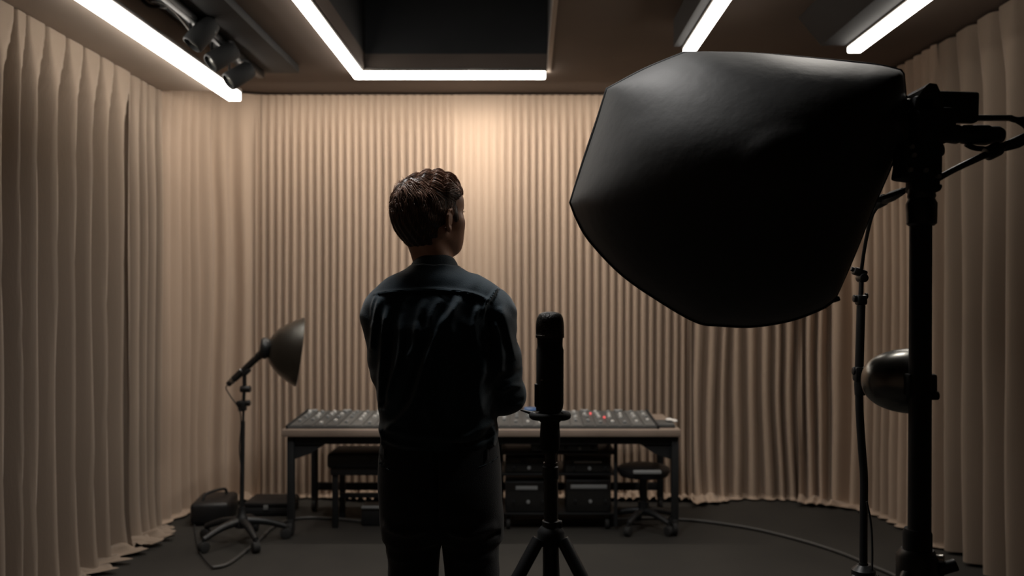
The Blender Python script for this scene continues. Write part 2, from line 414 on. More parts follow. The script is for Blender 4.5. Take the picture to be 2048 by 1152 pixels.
b = B(); b.sphere(((1338 - VX) / F * 5.26, 5.26, DT + .036), .017, (1.3, 1.5, .7)); b.sphere(((1348 - VX) / F * 5.26, 5.22, DT + .035), .013, (1.2, 1.8, .7))
b.cyl(((1338 - VX) / F * 5.26, 5.26, DT + .036), ((1348 - VX) / F * 5.26, 5.22, DT + .035), .010)
single('computer_mouse', b, 'white', 'small white mouse lying on the keypad at the desk end', 'mouse')
b = B().box(((1062 - VX) / F * 5.45, 5.5, DT + .068), (.09, .02, .03), .004, Matrix.Rotation(-.4, 3, 'X')); 
single('tablet', b, 'blue', 'small bluish screen on the console behind the microphone', 'tablet')

# ------------------------------------------------------------------ rack under the desk
t = thing('equipment_rack', 'open black equipment rack under the right half of the desk', 'rack', (.2, 5.45, 0))
rx0, rx1, ry0, ry1 = -.17, .545, 5.26, 5.66
for x in (rx0, (rx0 + rx1) / 2 - .01, rx1):
    for y in (ry0, ry1): part('upright', B().box((x, y, .30), (.022, .022, .55), .003), 'blackm', t)
for z in (.10, .345, .475):
    part('shelf', B().box(((rx0 + rx1) / 2, (ry0 + ry1) / 2, z), (rx1 - rx0, ry1 - ry0, .014), .003), 'black', t)
for x in (rx0 + .05, rx1 - .05):
    for y in (ry0 + .04, ry1 - .04): part('caster', B().cyl((x - .012, y, .034), (x + .012, y, .034), .034, bev=.004), 'rubber', t)
def gear(name, label, x0, x1, z0, h, lit=None, y=5.27):
    t = thing(name, label, 'audio device', ((x0 + x1) / 2, y + .15, z0), 'audio devices on the rack under the desk')
    part('case', B().box(((x0 + x1) / 2, y + .16, z0 + h / 2), (x1 - x0, .30, h), .006), 'black', t)
    part('faceplate', B().box(((x0 + x1) / 2, y + .006, z0 + h / 2), (x1 - x0 - .01, .010, h - .01), .002), 'gloss', t)
    n = max(2, int((x1 - x0) / .08))
    for i in range(n):
        p = Vector((x0 + (x1 - x0) * (i + .6) / n, y + .002, z0 + h * .35))
        part('knob', B().cyl(p, p + V(0, -.014, 0), .011, n=14, bev=.002), 'knobg' if i % 2 else 'black', t)
    if lit: part('display', B().box(((x0 + x1) / 2, y + .001, z0 + h * .8), ((x1 - x0) * lit, .004, h * .12), .001), 'knobg', t, label='thin pale display bar')
    return t
gear('amplifier', 'black amplifier on the lower rack shelf with a pale bar, nearest the stool', .24, .52, .108, .20, .8)
gear('amplifier', 'black amplifier on the lower rack shelf, left and half behind the mic stand', -.14, .13, .108, .19, .5)
gear('patch_bay', 'slim black unit on the upper rack shelf at the right', .23, .52, .352, .085, .6)
gear('patch_bay', 'slim black unit on the upper rack shelf beside the standing person', -.14, .14, .352, .095, None)
gear('preamplifier', 'low black unit on top of the rack just under the desktop', .02, .44, .483, .07, .5)

# ------------------------------------------------------------------ stools and bench
t = thing('swivel_stool', 'low black swivel stool at the right end under the desk', 'stool', ((1288 - VX) / F * 5.28, 5.30, 0))
sx = (1288 - VX) / F * 5.28; sy = 5.30
part('seat', B().lathe((sx, sy, .33), (0, 0, 1), [(0, .12), (.005, .15), (.03, .165), (.05, .162), (.062, .14), (.066, .05)], 28), 'leather', t)
part('backrest', B().box((sx + .0, sy - .16, .385), (.17, .03, .022), .006), 'knobg', t, label='pale bar of the low back')
part('column', B().lathe((sx, sy, .09), (0, 0, 1), [(0, .035), (.08, .035), (.085, .024), (.25, .024)], 20), 'black', t)
for k in range(5):
    a = 2 * PI * k / 5 + .35; e = V(sx + .21 * math.cos(a), sy + .21 * math.sin(a), .075)
    l_ = part('leg', B().tube([(sx, sy, .115), ((sx + e.x) / 2, (sy + e.y) / 2, .105), e], [.024, .015], smooth=4), 'black', t)
    part('caster', B().cyl((e.x - .018 * math.sin(a), e.y + .018 * math.cos(a), .03), (e.x + .018 * math.sin(a), e.y - .018 * math.cos(a), .03), .03, bev=.006).cyl((e.x, e.y, .03), (e.x, e.y, .078), .008), 'rubber', l_)
bx0, bx1 = (655 - VX) / F * 5.3, -.52
t = thing('piano_bench', 'black cushioned bench under the left part of the desk', 'bench', ((bx0 + bx1) / 2, 5.42, 0))
part('cushion', B().box(((bx0 + bx1) / 2, 5.42, .425), (bx1 - bx0, .30, .095), .022, seg=3), 'leather', t)
part('apron', B().box(((bx0 + bx1) / 2, 5.42, .355), (bx1 - bx0 - .04, .26, .045), .004), 'black', t)
for x in (bx0 + .045, bx1 - .045):
    for y in (5.32, 5.52): part('leg', B().box((x, y, .17), (.035, .035, .335), .004), 'black', t)
part('stretcher', B().box(((bx0 + bx1) / 2, 5.42, .18), (bx1 - bx0 - .1, .025, .03), .003), 'black', t)
t = thing('pedal_box', 'low black box with a pale top edge on the floor under the bench', 'box', (-.93, 5.14, 0))
x0 = (706 - VX) / F * 5.1
part('case', B().box((x0 + .2, 5.42, .065), (.40, .14, .12), .006), 'black', t)
part('lid_edge', B().box((x0 + .2, 5.345, .122), (.39, .02, .014), .002), 'knobg', t, label='pale metal edge')

# ------------------------------------------------------------------ dark cases on the floor at the back left
b = B().box((-2.03, 5.52, .075), (.24, .34, .14), .03, Matrix.Rotation(.15, 3, 'Z'), 3)
t = thing('equipment_bag', 'black equipment bag lying on the floor by the left drape hem', 'bag', (-2.03, 5.52, 0))
part('body', b, 'leather', t); part('handle', B().tube([(-2.07, 5.42, .14), (-2.06, 5.45, .18), (-2.0, 5.6, .18), (-1.99, 5.62, .14)], .009), 'rubber', t)
t = thing('flat_case', 'flat black case on the floor behind the reflector stand', 'case', (-1.72, 5.72, 0))
part('lower_shell', B().box((-1.72, 5.72, .032), (.30, .26, .055), .01), 'blackm', t)
part('lid', B().box((-1.72, 5.72, .075), (.30, .26, .03), .01), 'leather', t)
part('latch', B().box((-1.72, 5.585, .06), (.03, .008, .03), .002), 'knobg', t)

# ------------------------------------------------------------------ microphone with a reflector dish, on a wheeled stand
SY = 5.0; k_ = SY / F
def Q(px, py, dy=0.0): p = P(px, py, SY); p.y += dy; return p
hub = V((483 - VX) * k_, SY, 0)
t = thing('microphone_stand', 'thin black stand on a five-legged wheeled base near the left drapes', 'stand', hub)
part('pole', B().cyl((hub.x, SY, .12), Q(486, 842), .0135, .0125).cyl(Q(486, 850), Q(488, 800), .007), 'black', t)
part('base_hub', B().lathe((hub.x, SY, .09), (0, 0, 1), [(0, .035), (.01, .045), (.05, .042), (.07, .025), (.12, .02)], 24), 'black', t)
for kk in range(5):
    a = 2 * PI * kk / 5 + .32; e = V(hub.x + .25 * math.cos(a), SY + .25 * math.sin(a), .075)
    l_ = part('leg', B().tube([(hub.x, SY, .13), (hub.x + .13 * math.cos(a), SY + .13 * math.sin(a), .115), e], [.026, .016], smooth=4), 'black', t)
    part('caster', B().cyl((e.x - .02 * math.sin(a), e.y + .02 * math.cos(a), .032), (e.x + .02 * math.sin(a), e.y - .02 * math.cos(a), .032), .032, bev=.006).cyl((e.x, e.y, .03), (e.x, e.y, .08), .009), 'rubber', l_)
part('clamp', B().box(Q(485, 812), (.045, .04, .06), .008).cyl(Q(492, 806), Q(500, 806), .018, bev=.003).cyl(Q(480, 806, -.03), Q(480, 806, .03), .016, bev=.003), 'black', t)
part('swivel_joint', B().cyl(Q(487, 806), Q(489, 770), .010).cyl(Q(481, 778), Q(501, 778), .020, bev=.004), 'black', t)
t = thing('dish_microphone', 'slim black microphone aimed into a dark metal reflector dish, left of the desk', 'microphone', Q(489, 752))
ax = (Q(545, 687) - Q(455, 770)).normalized()
a0 = Q(455, 770)
part('tube', B().lathe(a0, ax, [(0, .008), (.004, .016), (.05, .018), (.052, .020), (.12, .022), (.125, .018), (.16, .020), (.24, .021), (.245, .024), (.30, .025)], 24), 'gloss', t)
part('end_cap', B().lathe(a0 + ax * .028, ax, [(0, .0185), (.018, .019)], 24), 'steel', t, label='small silver ring')
part('mount_bracket', B().box(Q(491, 742), (.055, .035, .045), .01, Matrix.Rotation(-.75, 3, 'Y')).cyl(Q(489, 752), Q(489, 772), .012), 'black', t)
dax = V(.93, .30, -.13).normalized()
rc = Q(527, 696)
part('rear_ring', B().lathe(rc - dax * .012, dax, [(-.01, .02), (-.008, .05), (.004, .062), (.026, .064), (.042, .055), (.06, .042)], 36), 'black', t)
prof = [(.03, .045), (.045, .075), (.075, .115), (.115, .148), (.160, .178), (.205, .203), (.209, .206), (.207, .208), (.16, .184), (.113, .155), (.072, .121), (.04, .08), (.026, .048)]
part('reflector_dish', B().lathe(rc, dax, prof, 48, cap=False), 'dishdark', t, ang=28, label='dark polished metal bowl')
part('cable', B().tube([a0 + ax * .01, Q(452, 776), Q(462, 792, -.01), Q(481, 818, -.02), Q(484, 850, -.018), Q(481, 900, -.018), Q(487, 960, -.018), Q(483, 1015, -.02)], .0035, smooth=8), 'rubber', t)

# ------------------------------------------------------------------ cables on the floor
pts = [G(x, y, .012) for x, y in ((388, 1004), (392, 1045), (400, 1095), (422, 1132))]
def loopc(name, pix, r, label, z=.012):
    b = B().tube([G(x, y, z + (dz if False else 0)) for x, y in pix], r, n=8, smooth=8)
    return single(name, b, 'rubber', label, 'cable', ang=180)
M['cablegrey'] = mat('cable_grey', (.06, .058, .055), .5)
M['rubber_keep'] = M['rubber']; M['rubber'] = M['cablegrey']
loopc('floor_cable', [(425, 1135), (455, 1128), (490, 1103), (520, 1078), (545, 1055), (580, 1040), (620, 1035), (680, 1038), (760, 1046), (880, 1052), (1000, 1047), (1110, 1041), (1200, 1040), (1290, 1036), (1350, 1038), (1420, 1044), (1510, 1058), (1600, 1080), (1680, 1105), (1745, 1132), (1790, 1152), (1860, 1195)], .0095, 'long grey cable curving across the floor beneath the desk')
M['rubber'] = M['rubber_keep']
loopc('thin_cable', [(386, 1002), (388, 1040), (392, 1075), (402, 1108), (425, 1135)], .004, 'thin dark cable trailing from the left drape to the long floor cable')
# ------------------------------------------------------------------ heavy stand on the right, with camera, head and dish lamp
HY = 1.9; kh = HY / F
def H(px, py, dy=0.0): p = P(px, py, HY); p.y += dy; return p
px0 = 1842; hx = (px0 - VX) * kh
def tripod_legs(parent, c, ztop, rad, angs, r=.012, mname='black', foot=True, brace=None):
    for a in angs:
        a = math.radians(a); e = V(c.x + rad * math.cos(a), c.y + rad * math.sin(a), .02); s = V(c.x + .03 * math.cos(a), c.y + .03 * math.sin(a), ztop)
        l_ = part('leg', B().cyl(s, s.lerp(e, .52), r * 1.25, bev=.003).cyl(s.lerp(e, .5), e, r * .9).cyl(s.lerp(e, .49), s.lerp(e, .54), r * 1.6, bev=.003), mname, parent)
        if foot: part('rubber_foot', B().lathe(e - V(0, 0, .019), (0, 0, 1), [(0, r * 1.5), (.02, r * 1.6), (.035, r)], 16), 'rubber', l_)
        if brace: part('brace', B().cyl((c.x, c.y, brace), s.lerp(e, .40), .006), mname, parent)
t = thing('light_stand', 'thick black floor stand in the right foreground carrying camera and softbox', 'light stand', (hx, HY, 0))
part('pole', B().cyl((hx - .006, HY, .3), (hx, HY, 1.70), .0255, .0235, n=28), 'blackm', t)
part('lower_sleeve', B().lathe((hx - .008, HY, .55), (0, 0, 1), [(0, .030), (.37, .031), (.38, .027)], 28), 'blackm', t)
part('collar', B().lathe(H(1843, 452), (0, 0, 1), [(0, .026), (.005, .032), (.05, .033), (.06, .028), (.075, .026)], 24).cyl(H(1826, 428), H(1818, 428), .016, bev=.004), 'black', t)
part('tripod_hub', B().lathe((hx - .008, HY, .80), (0, 0, 1), [(0, .035), (.01, .045), (.07, .045), (.085, .034)], 24).cyl((hx + .03, HY - .02, .845), (hx + .065, HY - .03, .86), .014, bev=.003), 'black', t)
part('release_knob', B().cyl(H(1863, 1112, -.02), H(1876, 1110, -.03), .010, bev=.002), 'steel', t, label='bright metal knob')
tripod_legs(t, V(hx - .008, HY, 0), .835, .52, (-18, 100, 215), .015, brace=.5)

t = thing('tilt_head', 'black tilting bracket clamped on top of the thick stand', 'bracket', H(1842, 385))
part('base_socket', B().lathe(H(1843, 402), (0, 0, 1), [(0, .026), (.01, .03), (.035, .027), (.04, .022)], 24), 'black', t)
b = B(); b.box(H(1834, 322), (.085, .07, .085), .008); b.box(H(1826, 350), (.075, .06, .03), .006, Matrix.Rotation(.15, 3, 'Y')); b.box(H(1845, 372), (.06, .055, .035), .01)
part('gear_block', b, 'blackm', t)
b = B()
for x_, y_ in ((1808, 300), (1812, 316), (1805, 345), (1835, 346), (1860, 358)):
    b.cyl(H(x_, y_, -.036), H(x_, y_, -.044), .005, n=10)
part('screw', b, 'knobg', t)
part('tilt_knob', B().cyl(H(1866, 302), H(1884, 298), .016, bev=.004).cyl(H(1868, 372), H(1881, 376), .008, bev=.002), 'black', t)
part('pan_handle', B().tube([H(1868, 362), H(1905, 340, -.01), H(1975, 306, -.02), H(2010, 290, -.02), H(2075, 262, -.03)], [.007, .007, .008, .009, .011], smooth=5).cyl(H(1962, 312, -.02), H(1990, 299, -.02), .016, bev=.004), 'black', t)

t = thing('video_camera', 'black video camera with side screen mounted high on the thick stand', 'camera', H(1850, 285))
b = B(); b.box(H(1852, 256), (.088, .11, .075), .012, seg=3); b.box(H(1832, 222), (.05, .10, .05), .01)
part('body', b, 'blackm', t)
part('viewfinder', B().prism([H(1811, 225, -.05), H(1812, 210, -.05), H(1826, 188, -.05), H(1838, 177, -.05), H(1852, 179, -.05), H(1864, 204, -.05), H(1866, 228, -.05)], None, (0, .10, 0)), 'gloss', t, smooth=False)
part('screen', B().box(H(1911, 215), (.094, .03, .068), .007, Matrix.Rotation(.03, 3, 'Y'), 3), 'blackm', t)
part('screen_hinge', B().cyl(H(1871, 196, -.01), H(1871, 230, -.01), .009, bev=.002), 'gloss', t)
part('lens_barrel', B().lathe(H(1895, 268), (1, .05, -.02), [(0, .020), (.02, .022), (.03, .018), (.035, .021), (.09, .023), (.095, .02), (.115, .021), (.125, .016)], 24), 'black', t)
part('eyepiece', B().lathe(H(1826, 218), (-.8, -.35, .1), [(0, .018), (.02, .02), (.026, .017), (.022, .013)], 20), 'steel', t, label='bright ringed eyepiece')
part('support_rod', B().box(H(1985, 236), (.085, .016, .012), .003).tube([H(2020, 236), H(2035, 240), H(2060, 236), H(2080, 230)], .007), 'black', t)
part('rear_cable', B().tube([H(2035, 242), H(2048, 258, -.01), H(2040, 285, -.02), H(2015, 297, -.02), H(1985, 300, -.01), H(1950, 296), H(1932, 288)], .006), 'rubber', t)

# softbox
RIMD = lambda px: 2.30 - (px - 1140) / 670 * .34
rim_px = [(1368, 106), (1290, 138), (1214, 178), (1196, 235), (1166, 325), (1141, 405), (1155, 440), (1180, 482), (1243, 548), (1322, 603), (1393, 643), (1440, 650), (1505, 652), (1580, 640), (1640, 618), (1668, 600), (1705, 515), (1745, 415), (1782, 330), (1800, 275), (1810, 215), (1806, 150), (1800, 141), (1750, 130), (1640, 119), (1500, 108)]
rim = [P(x, y, RIMD(x)) for x, y in rim_px]
corner = {(1368, 106), (1214, 178), (1141, 405), (1668, 600), (1806, 150), (1800, 141)}
dense = []
nR = len(rim)
for i in range(nR):
    p0, p1, p2, p3 = rim[i - 1], rim[i], rim[(i + 1) % nR], rim[(i + 2) % nR]
    c1, c2 = rim_px[i] in corner, rim_px[(i + 1) % nR] in corner
    m1 = (p2 - p1) if c1 else (p2 - p0) * .5; m2 = (p2 - p1) if c2 else (p3 - p1) * .5
    for j in range(6):
        s = j / 6; dense.append(p1 * (2*s**3 - 3*s*s + 1) + m1 * (s**3 - 2*s*s + s) + p2 * (-2*s**3 + 3*s*s) + m2 * (s**3 - s*s))
apex = P(1590, 330, 1.78)
cen = sum(dense, Vector()) / len(dense)
cdir = [(rim[i] - cen) for i in range(nR) if rim_px[i] in corner]
rings = []
NR = 26
def smoothed(d, n):
    A = np.array([tuple(q) for q in d])
    for _ in range(n): A = (np.roll(A, 1, 0) + A * 2 + np.roll(A, -1, 0)) / 4
    return [Vector(q) for q in A]
for r in range(NR + 1):
    u = (r / NR); tt = 1 - math.cos(u * PI / 2) if False else u
    ring = []
    for q in smoothed(dense, int(900 * min(1, tt * 1.6) ** 2.0)):
        rad = 1 - tt
        base = q.lerp(apex, tt)
        dome = max(0, 1 - rad ** 2.3) ** .75
        p = q.lerp(apex, tt); flat = q.lerp(Vector((apex.x, q.y, apex.z)), tt)
        y = q.y + (apex.y - q.y) * dome
        ridge = max((q - cen).normalized().dot(c.normalized()) for c in cdir); ridge = max(0, (ridge - .985) / .015)
        y -= .004 * ridge * math.exp(-((tt - .12) / .14) ** 2)
        y += .004 * fbm(q.x * 9, q.z * 9, tt * 4) * math.exp(-((tt - .15) / .2) ** 2)
        ring.append(Vector((flat.x, y, flat.z)))
    rings.append(ring)
t = thing('softbox', 'large black fabric softbox in the right foreground seen from behind', 'softbox', H(1805, 285))
b = B(); b.rings(rings, cap=False)
part('fabric_shell', b, 'soft', t, ang=70)
part('rim_piping', B().rings([[q + ((q - cen).normalized() * math.cos(2 * PI * k / 8) + V(0, 1, 0) * math.sin(2 * PI * k / 8)) * .0045 for k in range(8)] for q in dense], close=True), 'blackm', t)
inn = [q.lerp(cen, .03) + V(0, .012, 0) for q in dense]
b = B(); b.v = [tuple(q) for q in inn] + [tuple(cen + V(0, .03, 0))]; b.f = [(i, (i + 1) % len(inn), len(inn)) for i in range(len(inn))]
part('front_diffuser', b, 'diffuser', t, label='white front sheet turned away from the viewer')
b = B()
b.lathe(H(1800, 255), (-1, .22, .0), [(-.01, .045), (0, .05), (.02, .052), (.03, .048)], 32)
part('speed_ring', b, 'black', t)
part('sleeve', B().lathe(H(1802, 250), (-1, .25, -.05), [(0, .045), (.05, .075), (.09, .09)], 32, cap=False, sx=1.0, sy=.8), 'soft', t)
b = B(); q = P(1664, 600, RIMD(1664))
b.box(q + V(0, -.006, 0), (.03, .02, .012), .003, Matrix.Rotation(-.3, 3, 'Y')); b.tube([q, q + V(-.015, -.01, -.012), q + V(-.02, -.01, -.02)], .002)
part('velcro_tab', b, 'blackm', t)

# dish lamp clamped on the thick stand
t = thing('dish_lamp', 'small round black metal dish lamp clamped low on the thick stand', 'lamp', H(1860, 770))
LY = .08
ld = V(-1, .10, .0).normalized(); lc = H(1866, 769, LY)
R_ = .0735 * (HY + LY) / HY
prof = [(.0, R_ * .97)] + [(.004 + .118 * math.sin(u * PI / 2), R_ * (math.cos(u * PI / 2) ** .80)) for u in [i / 14 for i in range(14)]] + [(.1225, .001)]
part('bowl', B().lathe(lc, ld, prof, 48, cap=True), 'dish', t, label='polished bowl with a bright upper edge')
part('lamp_housing', B().box(H(1852, 770, .075), (.034, .10, .14), .008), 'blackm', t)
part('clamp', B().box(H(1843, 770, .02), (.066, .06, .05), .006).cyl(H(1858, 790, -.01), H(1872, 790, -.01), .010, bev=.002), 'blackm', t)

def text_mesh(s, size, fn, depth=.0006):
    cu = bpy.data.curves.new('tmp', 'FONT'); cu.body = s; cu.size = size; cu.extrude = depth; cu.align_x = 'CENTER'; cu.align_y = 'CENTER'
    o = bpy.data.objects.new('tmp', cu); C.objects.link(o); dg = bpy.context.evaluated_depsgraph_get(); dg.update()
    me = bpy.data.meshes.new_from_object(o.evaluated_get(dg)); bpy.data.objects.remove(o)
    b = B(); b.add([fn(v.co) for v in me.vertices], [tuple(p.vertices) for p in me.polygons]); return b
def wrapbowl(c):
    p = H(1793, 758, 0); x = p.x + c.x; z = p.z + c.y
    h = (lc.x - x); 
    u = math.asin(max(0, min(1, (h - .004) / .118))) / (PI / 2); rr = R_ * (math.cos(u * PI / 2) ** .80)
    dz = z - lc.z; yy = math.sqrt(max(1e-6, rr * rr - dz * dz))
    return (x, lc.y + .10 * h - yy - .001 - c.z, z)
part('lettering', text_mesh('KZC', .020, wrapbowl), 'mark', t, normals=False, smooth=False, label='faint grey letters')

# cable from the head down to the thin stand
TY = 2.5
def T(px, py, dy=0.0): p = P(px, py, TY); p.y += dy; return p
a = [H(1833, 372, .03), H(1812, 381, .06), H(1790, 390, .12), P(1763, 402, 2.12), P(1745, 428, 2.2), P(1734, 470, 2.3), P(1727, 510, 2.42), T(1723, 540)]
b = B().tube(a, .0052, smooth=8)
t = thing('hanging_cable', 'black cable arching from the camera bracket down to the thin stand', 'cable', T(1723, 540))
part('cable', b, 'rubber', t)
part('connector', B().tube([P(1806, 382, 2.0), P(1785, 392, 2.05), P(1762, 404, 2.12)], [.008, .0125, .010], n=14, smooth=3).cyl(P(1770, 398, 2.10), P(1752, 408, 2.13), .0145, bev=.003), 'black', t)

tx = (1722 - VX) * TY / F
t = thing('thin_light_stand', 'slender black stand with clamps between the softbox and the thick stand', 'stand', (tx, TY, 0))
part('pole', B().cyl(T(1722, 610), T(1718, 750), .0125, n=20).cyl(T(1723, 545), T(1721, 620), .007).tube([T(1718, 745), T(1719, 820), T(1724, 900), T(1728, 960), T(1727, 1060), T(1727, 1130)], .0115, smooth=5).cyl(T(1727, 1125), (T(1727, 1130).x, TY, .25), .013), 'black', t)
part('clamp', B().box(T(1719, 545), (.04, .03, .022), .006, Matrix.Rotation(.35, 3, 'Y')).cyl(T(1702, 537), T(1716, 543), .007, bev=.002).cyl(T(1724, 556, -.02), T(1724, 556, .02), .013, bev=.003), 'black', t)
part('clamp', B().box(T(1722, 600), (.03, .032, .03), .007).cyl(T(1712, 597), T(1706, 597), .011, bev=.003).cyl(T(1729, 592), T(1735, 592), .009, bev=.002), 'black', t)
part('clamp', B().box(T(1719, 748), (.034, .034, .045), .008).cyl(T(1711, 742), T(1705, 742), .012, bev=.003).lathe(T(1720, 790), (0, 0, 1), [(0, .015), (.03, .017), (.06, .015)], 18), 'black', t)
part('tripod_hub', B().lathe((T(1727, 1100).x, TY, .60), (0, 0, 1), [(0, .025), (.01, .034), (.045, .034), (.06, .018)], 20), 'black', t)
tripod_legs(t, V(T(1727, 1100).x, TY, 0), .63, .42, (-25, 95, 205), .010)
part('hanging_wire', B().tube([T(1728, 1000, -.02), T(1736, 1040, -.02), T(1739, 1090, -.02), T(1738, 1150, -.02), T(1735, 1200, -.015)], .003), 'rubber', t)

# ------------------------------------------------------------------ microphone in the foreground
MY = 2.0
def K(px, py, dy=0.0): p = P(px, py, MY); p.y += dy; return p
km = MY / F
mx = (1100 - VX) * km
def zof(py): return EYE - (py - VY) * km
t = thing('condenser_microphone', 'large black upright microphone standing right of the person', 'microphone', (mx, MY, zof(828)))
def lz(pairs): return [(zof(py) - zof(828), w * km) for py, w in pairs]
part('grille', B().lathe((mx, MY, zof(828)), (0, 0, 1), lz([(672, 26.5), (668, 28.3), (655, 28.3), (645, 27.8), (636, 26), (629, 22.5), (625.5, 18), (623.5, 10), (623, .5)]), 48), 'grille', t, ang=180, label='black woven metal head')
part('grille_band', B().lathe((mx, MY, zof(828)), (0, 0, 1), lz([(676, 26.5), (675, 28.4), (667, 28.6), (666, 27.5)]), 48), 'black', t)
part('body', B().lathe((mx, MY, zof(828)), (0, 0, 1), lz([(824, 18), (822, 23), (815, 26), (806, 27.2), (700, 27.4), (697, 26.2), (690, 25.2), (681, 25.6), (674, 26.4)]), 48), 'blackm', t, ang=35)
b = B().box(K(1074, 790, .0), (.012, .03, .055), .004).cyl(K(1077, 812), K(1077, 822), .006)
part('side_switch', b, 'black', t)
part('highlight_arc', B().tube([(mx + 28.7 * km * math.sin(math.radians(a)), MY - 28.7 * km * math.cos(math.radians(a)), zof(670)) for a in (-80, -60, -40, -22)], .0009, n=6), 'steel', t, label='thin highlight modelled as a line under the head')  # highlight on the band edge, built as a thin steel arc
part('lettering', text_mesh('UTT  LAR', .0085, lambda c: (mx + c.x, MY - math.sqrt(max(1e-6, (25.8 * km) ** 2 - c.x ** 2)) - .0005 - c.z, zof(681) + c.y)), 'mark', t, normals=False, smooth=False, label='faint grey letters')
part('switch_mark', B().box((mx - .019, MY - 27.4 * km + .006, zof(758)), (.007, .001, .0012)), 'steel', t)

t = thing('tripod_stand', 'black tripod carrying the foreground microphone, its splayed legs cut by the frame', 'tripod', (mx, MY, 0))
def ring(py, r, rt, n=40):
    return [Vector((mx + r * km * math.cos(2 * PI * i / n), MY + r * km * math.sin(2 * PI * i / n) * .9, zof(py))) for i in range(n)]
cr = ring(831, 36, 5)
b = B().rings([[q + ((q - V(mx, MY, zof(831))).normalized() * math.cos(2 * PI * k / 10) * .0075 + V(0, 0, 1) * math.sin(2 * PI * k / 10) * .0085) for k in range(10)] for q in cr], close=True)
for a in (30, 150, 270): 
    a = math.radians(a); b.cyl((mx + 20 * km * math.cos(a), MY + 20 * km * math.sin(a), zof(826)), (mx + 36 * km * math.cos(a), MY + 33 * km * math.sin(a), zof(831)), .004)
part('cradle_ring', b, 'blackm', t)
part('cradle_arm', B().tube([K(1041, 822, .02), K(1055, 825, .01), K(1072, 829), K(1084, 832)], [.002, .0045, .006], smooth=4), 'black', t)
part('cradle_cup', B().lathe((mx, MY, zof(846)), (0, 0, 1), [(0, .020), (.004, .025), (.02, .028), (.028, .024)], 28), 'blackm', t)
def cp(py): return V((1100 + (py - 830) * .012 - VX) * km, MY, zof(py))
part('head_block', B().lathe((mx, MY, zof(905)), (0, 0, 1), [(0, .018), (.01, .023), (.04, .024), (.07, .022), (.075, .020)], 24).box(K(1089, 868), (.014, .03, .04), .004).cyl(K(1112, 872), K(1119, 872), .012, bev=.003), 'blackm', t)
part('center_column', B().cyl(K(1101, 905), K(1101, 935), .014).cyl(K(1101, 925), K(1102, 1065), .0165, n=24).lathe(K(1101, 930), (0, 0, -1), [(0, .015), (.004, .019), (.03, .019), (.034, .0165)], 24), 'black', t)
b = B().lathe(K(1102, 1050), (0, 0, -1), [(-.012, .017), (-.01, .021), (.012, .021), (.014, .017)], 24).cyl(K(1115, 1048), K(1124, 1048), .009, bev=.002).box(K(1090, 1050), (.012, .018, .022), .003)
part('column_lock', b, 'black', t)
hubz = zof(1092)
part('tripod_hub', B().lathe((mx + .002, MY, hubz), (0, 0, 1), [(0, .020), (.005, .032), (.035, .032), (.045, .024), (.05, .018)], 24), 'blackm', t)
part('lower_column', B().cyl((mx + .002, MY, hubz - .30), (mx + .002, MY, hubz), .019), 'black', t)
tripod_legs(t, V(mx + .002, MY, 0), hubz + .02, .56, (200, 332, 85), .0125, brace=hubz - .22)
# spiral of cable on the right leg
# ------------------------------------------------------------------ implicit surfaces for the figure
def surfnets(f, org, h):
    s = f < 0
    nx, ny, nz = f.shape
    acc = np.zeros((nx - 1, ny - 1, nz - 1, 3)); cnt = np.zeros((nx - 1, ny - 1, nz - 1))
    for ax in range(3):
        sl0 = [slice(None)] * 3; sl1 = [slice(None)] * 3
        sl0[ax] = slice(0, -1); sl1[ax] = slice(1, None)
        a, b = f[tuple(sl0)], f[tuple(sl1)]
        cr = s[tuple(sl0)] != s[tuple(sl1)]
        t = np.where(cr, a / np.where(a == b, 1, a - b), 0)
        o1, o2 = [i for i in range(3) if i != ax]
        n = [nx - 1, ny - 1, nz - 1]
        for d1 in (0, 1):
            for d2 in (0, 1):
                sl = [slice(None)] * 3; sl[o1] = slice(d1, d1 + n[o1]); sl[o2] = slice(d2, d2 + n[o2]); sl = tuple(sl)
                c = cr[sl]; cnt += c
                acc[..., ax] += np.where(c, t[sl], 0); acc[..., o1] += c * d1; acc[..., o2] += c * d2
    act = cnt > 0
    idx = -np.ones(cnt.shape, dtype=int); ijk = np.argwhere(act); idx[act] = np.arange(len(ijk))
    vs = np.array(org) + h * (ijk + acc[act] / cnt[act][:, None])
    faces = []
    for ax in range(3):
        o1, o2 = [(1, 2), (2, 0), (0, 1)][ax]
        sl0 = [slice(None)] * 3; sl1 = [slice(None)] * 3; sl0[ax] = slice(0, -1); sl1[ax] = slice(1, None)
        cr = s[tuple(sl0)] != s[tuple(sl1)]
        e = np.argwhere(cr)
        m = (e[:, o1] > 0) & (e[:, o2] > 0) & (e[:, o1] < f.shape[o1] - 1) & (e[:, o2] < f.shape[o2] - 1)
        e = e[m]; ins = s[e[:, 0], e[:, 1], e[:, 2]]
        def g(d1, d2):
            q = e.copy(); q[:, o1] -= d1; q[:, o2] -= d2; return idx[q[:, 0], q[:, 1], q[:, 2]]
        q = np.stack([g(1, 1), g(0, 1), g(0, 0), g(1, 0)], 1)
        q[~ins] = q[~ins][:, ::-1]
        faces.append(q)
    fa = np.concatenate(faces); fa = fa[(fa >= 0).all(1)]
    return vs, fa

